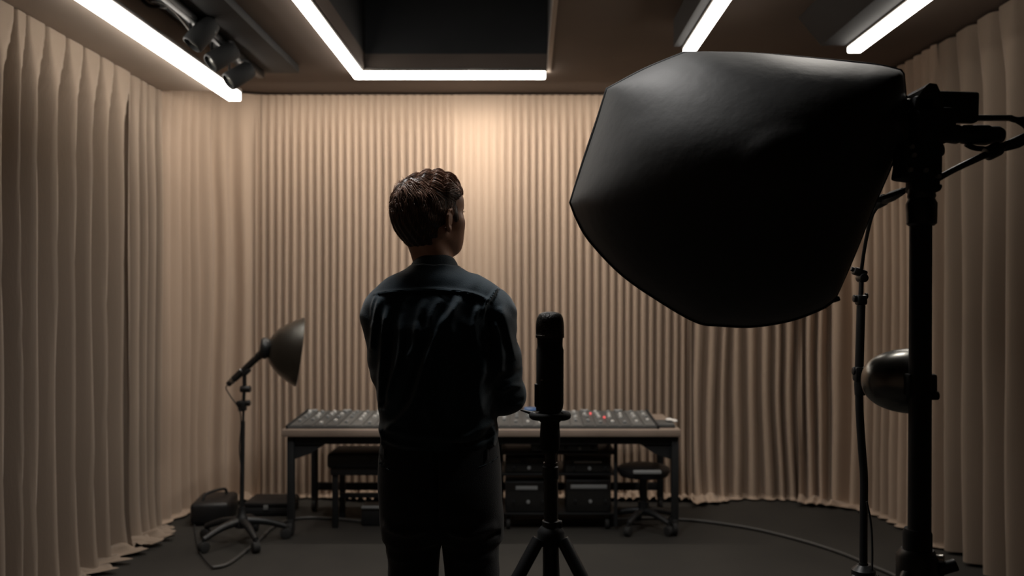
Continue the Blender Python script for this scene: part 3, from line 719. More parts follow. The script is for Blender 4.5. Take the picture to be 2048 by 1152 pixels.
class Field:
    def __init__(s, lo, hi, h):
        s.h = h; s.lo = np.array(lo, float); n = [int((b - a) / h) + 2 for a, b in zip(lo, hi)]
        s.x = s.lo[0] + h * np.arange(n[0])[:, None, None]; s.y = s.lo[1] + h * np.arange(n[1])[None, :, None]; s.z = s.lo[2] + h * np.arange(n[2])[None, None, :]
        s.f = np.full(n, 1.0)
    def un(s, d, k=.0):
        if k <= 0: s.f = np.minimum(s.f, d); return s
        hh = np.maximum(k - np.abs(s.f - d), 0) / k; s.f = np.minimum(s.f, d) - hh * hh * k * .25; return s
    def sub(s, d, k=.0):
        if k <= 0: s.f = np.maximum(s.f, -d); return s
        hh = np.maximum(k - np.abs(s.f + d), 0) / k; s.f = np.maximum(s.f, -d) + hh * hh * k * .25; return s
    def loc(s, M3, c): # local coordinates
        dx, dy, dz = s.x - c[0], s.y - c[1], s.z - c[2]
        return [M3[i][0] * dx + M3[i][1] * dy + M3[i][2] * dz for i in range(3)]
    def mesh(s): return surfnets(s.f, s.lo, s.h)
    def blob(s):
        v, f = s.mesh(); b = B(); b.v = [tuple(p) for p in v.tolist()]; b.f = [tuple(q) for q in f.tolist()]; return b
def ell(X, c, r):
    a = np.sqrt(((X[0] - c[0]) / r[0]) ** 2 + ((X[1] - c[1]) / r[1]) ** 2 + ((X[2] - c[2]) / r[2]) ** 2)
    return (a - 1) * min(r)
def cone(X, a, b, ra, rb):
    a = np.array(a, float); b = np.array(b, float); d = b - a; L2 = float(d @ d) + 1e-12
    px, py, pz = X[0] - a[0], X[1] - a[1], X[2] - a[2]
    t = np.clip((px * d[0] + py * d[1] + pz * d[2]) / L2, 0, 1)
    return np.sqrt((px - t * d[0]) ** 2 + (py - t * d[1]) ** 2 + (pz - t * d[2]) ** 2) - (ra + (rb - ra) * t)

BY = 2.45; kb = 1 / 700.0       # the figure's plane: 700 px of the photograph per metre
def bx_(px): return (px - VX) * kb
def bz_(py): return EYE - (py - VY) * kb
def sections(Fd, tab, yc, pw=2.4, grow=0.0):
    # tab rows: (py, left px, right px, half depth, y shift)
    z = np.array([bz_(r[0]) for r in tab][::-1]); 
    def it(c):
        v = np.array([r[c] for r in tab][::-1], float)
        zz = Fd.z.ravel(); o = np.interp(zz, z, v)
        # soften the polyline
        kz = max(1, int(.018 / Fd.h)); ker = np.ones(2 * kz + 1) / (2 * kz + 1)
        o = np.convolve(np.pad(o, kz, mode='edge'), ker, 'valid'); return o[None, None, :]
    l, r, dp, ys = it(1), it(2), it(3), it(4)
    cx = ((l + r) / 2 - VX) * kb; hw = (r - l) / 2 * kb + grow; dp = dp + grow
    q = (np.abs((Fd.x - cx) / hw) ** pw + np.abs((Fd.y - yc - ys) / dp) ** pw) ** (1 / pw)
    d = (q - 1) * np.minimum(hw, dp)
    zt, zb = z[-1], z[0]
    return np.maximum(np.maximum(d, Fd.z - zt), zb - Fd.z)

# body frame points
SHR, SHL = np.array((bx_(978), BY, bz_(640))), np.array((bx_(776), BY, bz_(642)))
ELR, ELL = np.array((bx_(1012), BY + .035, bz_(795))), np.array((bx_(788), BY + .06, bz_(795)))
WRR, WRL = np.array((bx_(935), BY + .25, bz_(775))), np.array((bx_(835), BY + .26, bz_(770)))

torso = [(512, 828, 905, .056, .035), (530, 822, 912, .074, .012), (543, 806, 926, .086, .008), (556, 790, 944, .095, .006), (570, 772, 966, .102, .004), (586, 756, 986, .108, .004), (604, 750, 996, .114, .004), (640, 748, 1000, .124, .0), (700, 748, 1000, .128, .0), (760, 750, 997, .126, .005), (820, 756, 994, .120, .01), (850, 757, 994, .118, .012), (872, 758, 996, .118, .012), (886, 760, 997, .116, .012), (893, 764, 993, .110, .012)]

# -------- shirt
S = Field((bx_(715), BY - .20, bz_(897)), (bx_(1066), BY + .36, bz_(505)), .0040)
X = (S.x, S.y, S.z)
S.f = sections(S, torso[1:], BY, 2.3)
for sh, el, wr in ((SHR, ELR, WRR), (SHL, ELL, WRL)):
    S.un(cone(X, sh + (0, 0, .002), sh * .45 + el * .55, .062, .060), .055)
    S.un(cone(X, sh * .5 + el * .5, el, .059, .054), .03)
    S.un(cone(X, el, wr * .86 + el * .14, .053, .040), .018)
S.un(cone(X, (bx_(800), BY - .01, bz_(592)), (bx_(776), BY, bz_(630)), .055, .064), .06)
S.un(cone(X, (bx_(945), BY - .01, bz_(590)), (bx_(976), BY, bz_(630)), .055, .064), .06)
def folds(Fd, lst, ymax, Xpx=None, Zpx=None):
    px = Fd.x / kb + VX; pz = (EYE - Fd.z) / kb + VY
    P2x, P2z = np.broadcast_arrays(px[:, 0, :], pz[:, 0, :])
    tot = np.zeros_like(P2x, dtype=float)
    for pts, w, hgt in lst:
        pts = [Vector((a, b, 0)) for a, b in pts]; pts = spline(pts, 5) if len(pts) > 2 else pts
        best = np.full(P2x.shape, 1e9); tt = np.zeros(P2x.shape); n = len(pts) - 1
        for i in range(n):
            a, b = pts[i], pts[i + 1]; dx, dz = b.x - a.x, b.y - a.y; L2 = dx * dx + dz * dz + 1e-9
            t = np.clip(((P2x - a.x) * dx + (P2z - a.y) * dz) / L2, 0, 1)
            d = np.hypot(P2x - a.x - t * dx, P2z - a.y - t * dz)
            m = d < best; best[m] = d[m]; tt[m] = (i + t[m]) / n
        env = np.clip(np.minimum(tt, 1 - tt) * 5, .0, 1) ** .7
        tot += hgt * np.exp(-(best / w) ** 2) * env
    wy = 1 / (1 + np.exp((Fd.y - ymax) / .015))
    Fd.f -= 1.9 * tot[:, None, :] * wy
FOLDS = [
 ([(930, 600), (885, 650), (860, 720), (838, 790), (805, 830), (765, 862)], 9, .0105), ([(905, 612), (865, 680), (842, 740), (822, 800), (785, 842)], 8, -.007),
 ([(768, 592), (758, 640), (748, 700)], 6, .008), ([(786, 610), (776, 660), (770, 720), (762, 800)], 6, .007), ([(795, 640), (788, 720), (775, 790), (764, 815)], 6, -.006),
 ([(812, 625), (810, 700), (790, 760), (775, 800)], 6, .006), ([(842, 640), (838, 690), (822, 712)], 6, .006), ([(858, 598), (846, 640), (852, 670)], 8, .006),
 ([(890, 596), (872, 625), (868, 668)], 8, .006), ([(925, 590), (912, 630), (905, 670)], 8, .006), ([(960, 610), (952, 650), (962, 700)], 8, .0055),
 ([(975, 620), (985, 680), (978, 740)], 7, -.007), ([(990, 640), (1005, 700), (1000, 760)], 8, .005), ([(1000, 612), (1018, 660), (1030, 720)], 7, .005),
 ([(1045, 740), (1020, 752), (995, 748)], 7, -.006), ([(1050, 775), (1025, 772), (1000, 785)], 6, .006), ([(1048, 800), (1030, 805), (1008, 800)], 5, -.005),
 ([(775, 850), (830, 862), (900, 860)], 7, .005), ([(990, 840), (940, 862), (880, 868)], 7, .006), ([(992, 862), (950, 878), (900, 880)], 5, -.005), ([(765, 868), (800, 880), (850, 884)], 5, .005),
 ([(985, 700), (960, 770), (970, 830)], 10, .006), ([(920, 700), (905, 780), (920, 850)], 12, .005), ([(870, 760), (862, 810), (880, 850)], 9, .004),
 ([(760, 850), (768, 872), (765, 890)], 5, .005), ([(985, 850), (990, 870), (984, 890)], 5, .005),
 ([(748, 588), (790, 583), (850, 579), (900, 580), (945, 586), (972, 596), (990, 606)], 2.6, .0035), ([(748, 592), (790, 587), (850, 583), (900, 584), (945, 590), (972, 600)], 2.2, -.003),
 ([(996, 572), (986, 590), (974, 606), (970, 640)], 3.0, .004), ([(1000, 578), (990, 594), (980, 612)], 2.4, -.0035),
 ([(760, 586), (752, 610), (750, 640)], 3.0, .003),
]
folds(S, FOLDS, BY + .0)
nzf = .0022 * (np.sin(S.x * 61 + 3 * np.sin(S.z * 23)) * np.sin(S.z * 47 + 2 * np.sin(S.x * 31 + S.y * 19)))
S.f += nzf
shirtF = S
shirt_b = S.blob()
def relax(b, it=1):
    v = np.array(b.v); f = np.array(b.f); n = len(v)
    for _ in range(it):
        acc = np.zeros_like(v); c = np.zeros(n)
        for i, j in ((0, 1), (1, 2), (2, 3), (3, 0)):
            np.add.at(acc, f[:, i], v[f[:, j]]); np.add.at(acc, f[:, j], v[f[:, i]])
            np.add.at(c, f[:, i], 1); np.add.at(c, f[:, j], 1)
        v = v * .5 + acc / np.maximum(c, 1)[:, None] * .5
    b.v = [tuple(p) for p in v.tolist()]; return b
relax(shirt_b, 1)

person = thing('person', 'person with short brown hair in a dark teal shirt and dark trousers, back turned', 'person', (bx_(878), BY, 0))

# -------- head frame
yaw = math.radians(45)
fwd = np.array((math.sin(yaw), math.cos(yaw), 0)); rgt = np.array((math.cos(yaw), -math.sin(yaw), 0)); upv = np.array((0, 0, 1.))
HM = [rgt, fwd, upv]; HC_ = np.array((bx_(856), BY + .02, bz_(424)))
def hw(l): return Vector(HC_ + rgt * l[0] + fwd * l[1] + upv * l[2])

def skull(X, k=0):
    d = ell(X, (0, -.008, .025), (.0745, .094, .082))
    return d
Bd = Field((bx_(700), BY - .19, -.0), (bx_(1065), BY + .42, 1.82), .0058)
# body inside the clothes, one continuous surface with the head, hands added on finer grids below
def headfield(Fd):
    L = Fd.loc(HM, HC_)
    Fd.un(skull(L), .0)
    Fd.un(ell(L, (0, -.040, -.012), (.062, .060, .062)), .03)
    Fd.un(ell(L, (0, .028, -.035), (.060, .062, .080)), .03)
    Fd.un(ell(L, (0, .038, -.074), (.050, .050, .038)), .025)
    Fd.un(ell(L, (0, .070, -.098), (.032, .022, .018)), .022)
    for sx in (-1, 1):
        Fd.un(cone(L, (sx * .055, -.005, -.055), (sx * .020, .068, -.100), .014, .012), .02)
        Fd.un(ell(L, (sx * .051, .058, -.024), (.021, .024, .026)), .03)
        Fd.un(ell(L, (sx * .038, .056, -.068), (.022, .026, .034)), .03)
        Fd.un(ell(L, (sx * .030, .048, .040), (.036, .044, .036)), .03)
        Fd.sub(ell(L, (sx * .030, .101, .002), (.015, .011, .010)), .012)
        Fd.un(cone(L, (sx * .012, .092, .018), (sx * .044, .080, .020), .0065, .005), .012)
    Fd.un(cone(L, (0, .090, .006), (0, .112, -.034), .0075, .0095), .012)
    for sx in (-1, 1): Fd.un(ell(L, (sx * .011, .100, -.040), (.0075, .010, .007)), .006)
    Fd.un(ell(L, (0, .089, -.062), (.023, .012, .005)), .006)
    Fd.un(ell(L, (0, .087, -.072), (.020, .012, .006)), .006)
    Fd.sub(ell(L, (0, .102, -.067), (.022, .006, .0012)), .003)
    for sx in (-1, 1):      # ears
        a = math.radians(12)
        q = [L[0] - sx * .070, L[1] - .010, L[2] + .024]
        e0 = q[0] * sx * math.cos(a) + q[1] * math.sin(a) ; e1 = -q[0] * sx * math.sin(a) + q[1] * math.cos(a)
        E = (e0, e1, q[2])
        pts = [(.004, .010, .004), (.006, .014, .020), (.010, .004, .031), (.013, -.010, .028), (.014, -.017, .012), (.012, -.015, -.006), (.008, -.008, -.020), (.005, .001, -.028), (.003, .006, -.020)]
        Fd.un(ell(E, (.006, -.002, .002), (.0045, .014, .026)), .004)
        for p0, p1 in zip(pts, pts[1:]): Fd.un(cone(E, p0, p1, .0038, .0038), .003)
        Fd.un(ell(E, (.006, .000, -.026), (.005, .007, .009)), .004)
        Fd.un(ell(E, (.003, .010, -.004), (.004, .004, .006)), .003)
def limb(Fd, pts, k=.03):
    X = (Fd.x, Fd.y, Fd.z)
    for (a, ra), (b, rb) in zip(pts, pts[1:]): Fd.un(cone(X, a, b, ra, rb), k)
NKT = np.array((bx_(864), BY + .022, bz_(488))); NKB = np.array((bx_(868), BY + .018, bz_(560)))
LEGR = [((bx_(938), BY + .005, bz_(1010)), .070), ((bx_(946), BY + .0, bz_(1130)), .058), ((bx_(946), BY - .005, .50), .054), ((bx_(948), BY - .02, .36), .056), ((bx_(950), BY - .03, .10), .037), ((bx_(950), BY - .025, .06), .035)]
LEGL = [((bx_(828), BY + .005, bz_(1010)), .070), ((bx_(824), BY + .0, bz_(1130)), .055), ((bx_(824), BY - .005, .50), .054), ((bx_(822), BY - .02, .36), .056), ((bx_(820), BY - .03, .10), .037), ((bx_(820), BY - .025, .06), .035)]
def bodyfield(Fd):
    X = (Fd.x, Fd.y, Fd.z)
    Fd.un(cone(X, NKT, NKB, .049, .052), .02)
    t2 = [(r[0] + 6, r[1] + 10, r[2] - 10, r[3] - .014, r[4]) for r in torso[3:]]
    Fd.un(sections(Fd, t2 + [(930, 768, 988, .095, .01), (1000, 768, 990, .105, 0), (1060, 775, 990, .09, 0)], BY, 2.2), .03)
    for sh, el, wr in ((SHR, ELR, WRR), (SHL, ELL, WRL)):
        limb(Fd, [(sh, .046), (el, .034), (el * .6 + wr * .4, .036), (wr, .024)], .03)
    for lg in (LEGR, LEGL):
        limb(Fd, lg, .02)
        a = np.array(lg[-1][0]); limb(Fd, [(a, .033), (a + (0, .08, -.012), .034), (a + (0, .17, -.032), .024)], .02)
def handfield(Fd, wr, tgt, side):
    # palm and five curled fingers; side +1: right hand
    X = (Fd.x, Fd.y, Fd.z)
    d = np.array(tgt) - wr; d /= np.linalg.norm(d); up = np.array((0, 0, 1.)); up = up - d * (up @ d); up /= np.linalg.norm(up)
    n = np.cross(d, up)     # palm normal
    if n @ np.array((0, -1., 0)) < 0: n = -n      # palm faces the body
    p = lambda a, b, c: wr + d * a + up * b + n * c
    Fd.un(cone(X, wr - d * .05, wr, .026, .025), .02)
    for b in (-.027, -.009, .009, .027):
        Fd.un(cone(X, p(.012, b * .6, 0), p(.085, b, 0), .014, .0125), .012)
    L = [.062, .078, .084, .076]
    for i, b in enumerate((-.030, -.010, .010, .030)):
        q = [p(.085, b, 0), p(.085 + L[i] * .45, b * 1.05, .008), p(.085 + L[i] * .66, b * 1.0, .030), p(.085 + L[i] * .60, b * .95, .050)]
        rr = [.0100, .0092, .0084, .0074]
        for j in range(3): Fd.un(cone(X, q[j], q[j + 1], rr[j], rr[j + 1]), .003)
    q = [p(.020, .022, .006), p(.050, .046, .016), p(.078, .052, .028), p(.098, .046, .036)]
    rr = [.016, .0125, .0105, .0085]
    for j in range(3): Fd.un(cone(X, q[j], q[j + 1], rr[j], rr[j + 1]), .006)
bodyfield(Bd); headfield(Bd)
HTR = WRR + np.array((-.10, .045, .035)); HTL = WRL + np.array((.10, .045, -.03))
handfield(Bd, WRR, HTR, 1); handfield(Bd, WRL, HTL, -1)
# join: fine head + fine hands replace the coarse ones by refining only above the collar / beyond the wrists
body_b = relax(Bd.blob(), 1)
# refined head drawn with the same field; the coarse body is cut under the collar where the shirt hides the seam
Hd = Field((HC_[0] - .15, HC_[1] - .15, bz_(548)), (HC_[0] + .15, HC_[1] + .16, HC_[2] + .13), .0026)
Xh = (Hd.x, Hd.y, Hd.z)
Hd.un(cone(Xh, NKT, NKB, .049, .052), .02); headfield(Hd)
# neck muscles blend into the skull
Hd.un(cone(Xh, np.array(hw((.03, -.050, -.045))), np.array((bx_(884), BY + .012, bz_(545))), .022, .022), .03)
Hd.un(cone(Xh, np.array(hw((-.03, -.050, -.045))), np.array((bx_(850), BY + .012, bz_(545))), .022, .022), .03)
head_b = Hd.blob(); relax(head_b, 1)
zc = bz_(540)
def cutfaces(b, keep):
    v = b.v; b.f = [f for f in b.f if keep(v[f[0]])]; used = sorted({i for f in b.f for i in f}); mp = {o: n for n, o in enumerate(used)}
    b.v = [v[i] for i in used]; b.f = [tuple(mp[i] for i in f) for f in b.f]; return b
cutfaces(body_b, lambda p: p[2] < zc + .012)
cutfaces(head_b, lambda p: p[2] > bz_(548) + .006)
bb = B(); bb.add(body_b.v, body_b.f); bb.add(head_b.v, head_b.f)
part('body', bb, 'skin', person, ang=180, normals=False)
part('shirt', shirt_b, 'shirt', person, ang=180, normals=False)

# collar: stand and folded leaf
cx, cy, cz = bx_(865), BY + .022, bz_(543)
rings = []
nc = 72
def colr(th, z, r, flare):
    # th 0 = nape (towards the viewer)
    x = cx + (r) * math.sin(th) ; y = cy - (r * .98) * math.cos(th); return Vector((x, y, z))
prof_ = [(.0, .070), (.024, .064), (.040, .0585), (.048, .0565), (.051, .0575), (.049, .060), (.038, .067), (.020, .077), (.004, .0845), (-.002, .0855), (-.003, .083), (.016, .074)]
NT = 90
for i in range(NT + 1):
    th = -(PI - .22) + 2 * (PI - .22) * i / NT; front = (1 - math.cos(th)) / 2; side = abs(math.sin(th))
    ring_ = []
    for h_, r_ in prof_:
        z = cz + h_ * .95 - .030 * front - (.010 * side if h_ < .03 else 0) + .004 * math.sin(th)
        if front > .93 and h_ < .03: z -= .035 * (front - .93) / .07
        ring_.append(colr(th, z, r_, 0))
    rings.append(ring_)
part('collar', B().rings(rings), 'shirt', person, ang=60)

def drop_on(Fd, px, py, off=.0012):
    # slide a point from behind onto the implicit surface
    ix = int(round((bx_(px) - Fd.lo[0]) / Fd.h)); iz = int(round((bz_(py) - Fd.lo[2]) / Fd.h))
    col = Fd.f[ix, :, iz]; j = int(np.argmax(col < 0)); 
    if col[j] >= 0: return None
    a, b = (col[j - 1], col[j]) if j else (1, -1); y = Fd.lo[1] + Fd.h * (j - 1 + a / (a - b))
    return Vector((bx_(px), y - off, bz_(py)))
def seam(pix, r=.0011, off=.0006):
    q = spline([Vector((a, b, 0)) for a, b in pix], 8)
    q = [drop_on(shirtF, p.x, p.y, off) for p in q]; q = [p for p in q if p is not None]
    return B().tube(q, r, n=6, smooth=1) if len(q) > 2 else B()
def drop_front(px, py, off):
    ix = int(round((bx_(px) - shirtF.lo[0]) / shirtF.h)); iz = int(round((bz_(py) - shirtF.lo[2]) / shirtF.h))
    col = shirtF.f[ix, :, iz]; w = np.nonzero(col < 0)[0]
    return Vector((bx_(px), shirtF.lo[1] + shirtF.h * w[-1] + off, bz_(py)))
b = B(); pl = [drop_front(870, py, .002) for py in range(556, 760, 12)]
b.rings([[p + V(-.016, -.006, 0), p + V(-.016, .002, 0), p + V(.016, .002, 0), p + V(.016, -.006, 0)] for p in pl])
plk = part('placket', b, 'shirt', person)
for py in range(575, 750, 45):
    p = drop_front(870, py, .004); part('button', B().cyl(p, p + V(0, .0035, 0), .0055, n=16, bev=.001), 'mark', plk)
part('yoke_seam', seam([(752, 590), (790, 584), (850, 580), (900, 581), (945, 588), (972, 598)]), 'thread', person, label='stitched seam across the shoulders')
part('sleeve_seam', seam([(995, 577), (986, 592), (976, 608)]), 'thread', person)

# -------- trousers
TT = [(868, 764, 992, .108, .012), (890, 757, 997, .112, .012), (930, 754, 1001, .120, .006), (970, 754, 1003, .126, -.002), (1010, 757, 1004, .126, -.004), (1045, 762, 1003, .112, .0), (1062, 765, 1002, .100, .0), (1078, 770, 999, .082, .0)]
Tr = Field((bx_(740), BY - .19, .045), (bx_(1020), BY + .20, bz_(866)), .0055)
Xt = (Tr.x, Tr.y, Tr.z)
Tr.f = sections(Tr, TT, BY, 2.3)
for (lg, c0, c1) in ((1, 938, 944), (0, 827, 825)):
    Tr.un(cone(Xt, (bx_(c0), BY, bz_(1050)), (bx_(c1), BY, bz_(1150)), .0855 if lg else .084, .0760 if lg else .071), .035)
    Tr.un(cone(Xt, (bx_(c1), BY, bz_(1150)), (bx_(c1), BY - .005, .48), .0760 if lg else .071, .066), .01)
    Tr.un(cone(Xt, (bx_(c1), BY - .005, .48), (bx_(c1 + (4 if lg else -4)), BY - .02, .09), .066, .056), .01)
Tr.sub(np.abs(Tr.x - bx_(881)) - .0012 + np.maximum(0, Tr.z - bz_(1082)) * 2, .015)
folds(Tr, [([(756, 903), (780, 912), (805, 918)], 3, .003), ([(756, 918), (775, 926), (800, 932)], 2.5, .003), ([(880, 890), (882, 960), (882, 1040)], 4, -.007), ([(770, 1040), (820, 1052), (865, 1040)], 8, .006), ([(995, 1040), (940, 1056), (898, 1042)], 8, .006), ([(1000, 1060), (970, 1066)], 5, -.006),
           ([(765, 1100), (810, 1110), (850, 1100)], 8, .004), ([(990, 1100), (950, 1112), (910, 1105)], 8, .004)], BY)
tb = relax(Tr.blob(), 1)
trs = part('trousers', tb, 'trouser', person, ang=180, normals=False)
def seam2(pix, r=.0011):
    q = spline([Vector((a, b, 0)) for a, b in pix], 6); q = [drop_on(Tr, p.x, p.y, .0005) for p in q]; q = [p for p in q if p]
    return B().tube(q, r, n=6, smooth=1)
b = seam2([(760, 919), (772, 926), (800, 933)]); b2 = seam2([(960, 925), (985, 918), (996, 912)]); b.add(b2.v, b2.f)
part('pocket_seam', b, 'thread', trs)
for px in (775, 868, 975):
    q = [drop_on(Tr, px, py, .003) for py in (893, 902, 912)]
    q = [p for p in q if p]
    if len(q) > 1: part('belt_loop', B().tube(q, .0045, n=8, smooth=1), 'trouser', trs)
# shoes
for lg, nm in ((LEGR, 1), (LEGL, -1)):
    a = np.array(lg[-1][0]); Sh = Field((a[0] - .07, a[1] - .09, -.004), (a[0] + .07, a[1] + .26, .14), .005); Xs = (Sh.x, Sh.y, Sh.z)
    Sh.un(cone(Xs, (a[0], a[1] - .01, .045), (a[0], a[1] + .10, .045), .042, .044)); Sh.un(cone(Xs, (a[0], a[1] + .10, .04), (a[0] + nm * .005, a[1] + .19, .034), .046, .034), .03)
    Sh.un(cone(Xs, (a[0], a[1] - .0, .05), (a[0], a[1] + .0, .10), .042, .043), .02)
    Sh.f = np.maximum(Sh.f, .006 - Sh.z)
    s_ = part('shoe', relax(Sh.blob(), 1), 'leather', person, ang=50, normals=False)

# -------- eyes
for sx in (-1, 1):
    e = B().sphere(hw((sx * .030, .0785, .001)), .0115)
    eo = part('eye', e, 'eye', person); g = hw((sx * .030, .0875, .001))
    part('iris', B().sphere(g, .0052, (1, 1, 1), 12), 'iris', eo)
b = B()
for sx in (-1, 1):
    b.tube([hw((sx * .016, .0995, .022)), hw((sx * .032, .0975, .027)), hw((sx * .050, .083, .021))], [.002, .0032, .0014], n=8, smooth=5)
part('eyebrow', b, 'hair', person)
b = B()
for sx in (-1, 1):
    for k in range(9):
        u = k / 8; p0 = (sx * (.021 + .024 * u), .0955 - .008 * u * u, .006 + .003 * math.sin(PI * u)); p1 = (p0[0] + sx * .004 * u, p0[1] + .008, p0[2] + .004)
        b.tube([hw(p0), hw(((p0[0] + p1[0]) / 2, (p0[1] + p1[1]) / 2 + .001, (p0[2] + p1[2]) / 2 - .001)), hw(p1)], [.0005, .0002], n=4, smooth=2)
part('eyelash', b, 'hair', person)

# -------- hair
Ha = Field((HC_[0] - .14, HC_[1] - .14, HC_[2] - .125), (HC_[0] + .14, HC_[1] + .14, HC_[2] + .15), .0030)
Lh = Ha.loc(HM, HC_)
lx, ly, lz_ = Lh
Ha.un(ell(Lh, (0, -.008, .026), (.082, .099, .087)))
Ha.un(ell(Lh, (-.004, -.050, .016), (.072, .064, .062)), .03)      # full back of the crown
Ha.un(ell(Lh, (0, -.040, -.020), (.066, .064, .060)), .03)
Ha.un(cone(Lh, (0, -.046, -.03), (.012, -.020, -.092), .060, .046), .03)
Ha.un(ell(Lh, (.000, .020, .078), (.060, .056, .040)), .03)        # swept top
Ha.un(ell(Lh, (.004, .030, .086), (.038, .030, .026)), .03)
for sx in (-1, 1): Ha.un(ell(Lh, (sx * .031, .040, .046), (.040, .045, .042)), .015)
# hair line
flo = np.where(lz_ > .058, .094, np.where(lz_ > .020, .050 + .040 * np.clip((lz_ - .020) / .038, 0, 1), .0))
flo = np.interp(lz_.ravel(), [-.2, -.092, -.070, -.035, -.012, .006, .022, .04, .060, .075, .2], [-.000, .002, .003, .002, .002, .044, .064, .074, .080, .084, .09]).reshape(lz_.shape)
Ha.f = np.maximum(Ha.f, ly - flo)
# sideburn
for sx in (-1, 1): Ha.un(np.maximum(ell(Lh, (sx * .070, .034, -.008), (.0075, .012, .030)), -1), .006)
nap = np.interp((lx).ravel(), [-.09, -.05, 0, .05, .09], [-.070, -.092, -.098, -.096, -.070]).reshape(lx.shape)
Ha.f = np.maximum(Ha.f, nap - lz_)
for sx in (-1, 1): Ha.sub(ell(Lh, (sx * .086, .012, -.028), (.020, .026, .034)), .006)
tuft = .0035 * np.sin(lx * 130 + 6 * np.sin(ly * 24)) * np.clip((lz_ - .03) / .05, 0, 1) + .0018 * np.sin(lx * 300 + ly * 60 + lz_ * 90)
Ha.f += tuft
hair_b = relax(Ha.blob(), 1)
hair = part('hair', hair_b, 'hair', person, ang=180, normals=False)
# strands following the flow from the crown
hv = np.array(hair_b.v); hf = np.array(hair_b.f)
Rw = np.array(HM)
rnd = random.Random(11)
gx, gy, gz = np.gradient(Ha.f, Ha.h)
def samp(A, p):
    q = (np.array(p) - Ha.lo) / Ha.h; i = q.astype(int)
    i = np.clip(i, 0, np.array(A.shape) - 2); t = np.clip(q - i, 0, 1); r = 0
    for dx in (0, 1):
        for dy in (0, 1):
            for dz in (0, 1):
                w = (t[0] if dx else 1 - t[0]) * (t[1] if dy else 1 - t[1]) * (t[2] if dz else 1 - t[2]); r += w * A[i[0] + dx, i[1] + dy, i[2] + dz]
    return r
crown = np.array((-.020, -.078, .072))
sb = B(); cnt = 0; tries = 0
while cnt < 2600 and tries < 9000:
    tries += 1
    p = hv[rnd.randrange(len(hv))]; l = Rw @ (p - HC_)
    if l[2] < -.02 and rnd.random() < .75: continue
    top = max(0, min(1, (l[2] - .045) / .03))
    n_ = 9 if top > .3 else 5; step = .0065 if top > .3 else .005
    pts = []; q = p.copy(); wob = rnd.uniform(-.5, .5); lift = rnd.uniform(.0005, .0030) * (.5 + top) ; ok = True
    for j in range(n_):
        lq = Rw @ (q - HC_); g = np.array((samp(gx, q), samp(gy, q), samp(gz, q))); gn = np.linalg.norm(g)
        if gn < 1e-6: ok = False; break
        g /= gn; q = q - g * samp(Ha.f, q)
        pts.append(Vector(q + g * (lift * math.sin(PI * min(1, (j + .6) / n_)) + (.0022 * top * (j / n_) ** 2 if rnd.random() < .5 else 0))))
        away = lq - crown; away /= (np.linalg.norm(away) + 1e-6)
        frontness = max(0, min(1, (lq[1] + .06) / .06)) * max(0, min(1, (lq[2] - .03) / .03))
        dl = away * (1 - frontness) + np.array((.55 + wob * .5, .75, .10)) * frontness
        if lq[2] < .03: dl = np.array((.0, -.15 if lq[1] < 0 else -.3, -1.0)) + away * .3
        dl = dl + np.array((math.sin(lq[2] * 90 + wob * 3), math.sin(lq[0] * 80 + wob * 4), 0)) * .22
        dw = rgt * dl[0] + fwd * dl[1] + upv * dl[2]; dw = dw - g * (dw @ g); dn = np.linalg.norm(dw)
        if dn < 1e-6: break
        q = q + dw / dn * step
    if ok and len(pts) > 3:
        r0 = rnd.uniform(.0006, .0013) * (1.0 if top > .3 else .55); sb.tube(pts, [r0 * .7, r0, r0 * .8, .0001], n=3, smooth=1); cnt += 1
# loose tufts at the crown
for k in range(44):
    a = rnd.uniform(-.9, .9); base = np.array(hw((-.040 + rnd.uniform(-.02, .02), -.070 + rnd.uniform(-.012, .012), .075 + rnd.uniform(-.008, .01))))
    gq = np.array((samp(gx, base), samp(gy, base), samp(gz, base))); gq /= np.linalg.norm(gq) + 1e-9; base = Vector(base - gq * samp(Ha.f, base))
    d1 = rgt * (-.5 + a * .6) + fwd * (-.35 + .3 * rnd.random()) + upv * (.6 * rnd.random() + .2)
    d1 = Vector(d1).normalized(); L_ = rnd.uniform(.010, .024)
    sb.tube([base, base + d1 * L_ * .5 + Vector(upv) * .002, base + d1 * L_ - Vector(upv) * .003], [.0007, .0006, .0001], n=3, smooth=3)
st = part('strands', sb, 'strand', hair, ang=180, normals=False)
st['kind'] = 'stuff'
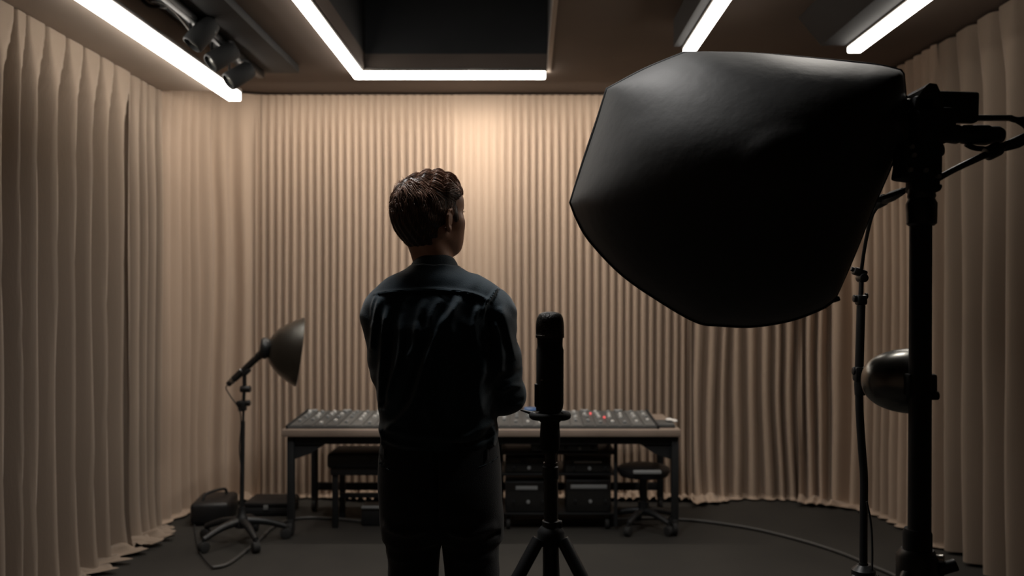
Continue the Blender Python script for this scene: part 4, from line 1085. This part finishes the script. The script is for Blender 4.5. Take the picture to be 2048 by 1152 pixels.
# ------------------------------------------------------------------ added lights, world, camera
def area(name, loc, rot, sx, sy, e, col=(1, .9, .78)):
    l = bpy.data.lights.new(name, 'AREA'); l.shape = 'RECTANGLE'; l.size = sx; l.size_y = sy; l.energy = e; l.color = col
    o = bpy.data.objects.new(name, l); C.objects.link(o); o.location = loc; o.rotation_euler = rot; return o
def spotl(name, loc, tgt, e, ang, blend=.8, col=(1, .86, .70), size=.05):
    l = bpy.data.lights.new(name, 'SPOT'); l.energy = e; l.spot_size = math.radians(ang); l.spot_blend = blend; l.color = col; l.shadow_soft_size = size
    o = bpy.data.objects.new(name, l); C.objects.link(o); o.location = loc
    o.rotation_euler = (Vector(tgt) - Vector(loc)).to_track_quat('-Z', 'Y').to_euler(); return o
# unseen spot added for the bright patch high on the back curtain
spotl('wall_wash_spot', (-.32, 5.15, 2.86), (-.33, 6.1, 1.95), 36, 95, 1.0, (1, .90, .78))
area('back_wash_fill', (-.2, 5.56, 2.84), (math.radians(18), 0, 0), 3.6, .05, 30)  # unseen bar of light added to wash the back curtain from its top
area('overhead_fill', (-.35, 2.75, 3.5), (0, 0, 0), .7, .5, 38, (1, .97, .94))  # unseen soft light added above the figure for hair and shoulders
spotl('softbox_top_fill', (1.05, 2.75, 2.84), (.55, 2.0, 1.9), 26, 70, 1.0, (1, .94, .86), .12)  # unseen spot added to brighten the top of the softbox
lw = area('left_wash_fill', (-1.88, 4.6, 2.70), (0, math.radians(-38), 0), .04, 1.3, 8, (1, .93, .84)); lw.data.spread = math.radians(110)  # added light grazing the upper left drapes, no fitting modelled
lr = area('right_wash_fill', (1.92, 4.1, 2.80), (0, math.radians(34), 0), .04, 1.6, 8, (1, .92, .82)); lr.data.spread = math.radians(110)  # unseen light added along the upper right drapes
W = bpy.data.worlds.new('studio_air'); bpy.context.scene.world = W; W.use_nodes = True
W.node_tree.nodes['Background'].inputs[0].default_value = (.9, .8, .7, 1); W.node_tree.nodes['Background'].inputs[1].default_value = .012

cam = bpy.data.cameras.new('camera'); co = bpy.data.objects.new('camera', cam); C.objects.link(co)
co.location = (0, 0, EYE); co.rotation_euler = (PI / 2, 0, 0)
cam.sensor_width = 36; cam.lens = F / 2048 * 36
cam.shift_x = -(VX - 1024) / 2048; cam.shift_y = (VY - 576) / 2048
cam.dof.use_dof = True; cam.dof.focus_distance = 2.35; cam.dof.aperture_fstop = 2.4
cam.clip_start = .05
bpy.context.scene.camera = co
sc = bpy.context.scene
sc.view_settings.view_transform = 'Standard'; sc.view_settings.look = 'None'; sc.view_settings.exposure = 0; sc.view_settings.gamma = 1
sc.cycles.use_denoising = True
sc.cycles.max_bounces = 6
sc.cycles.sample_clamp_indirect = 3
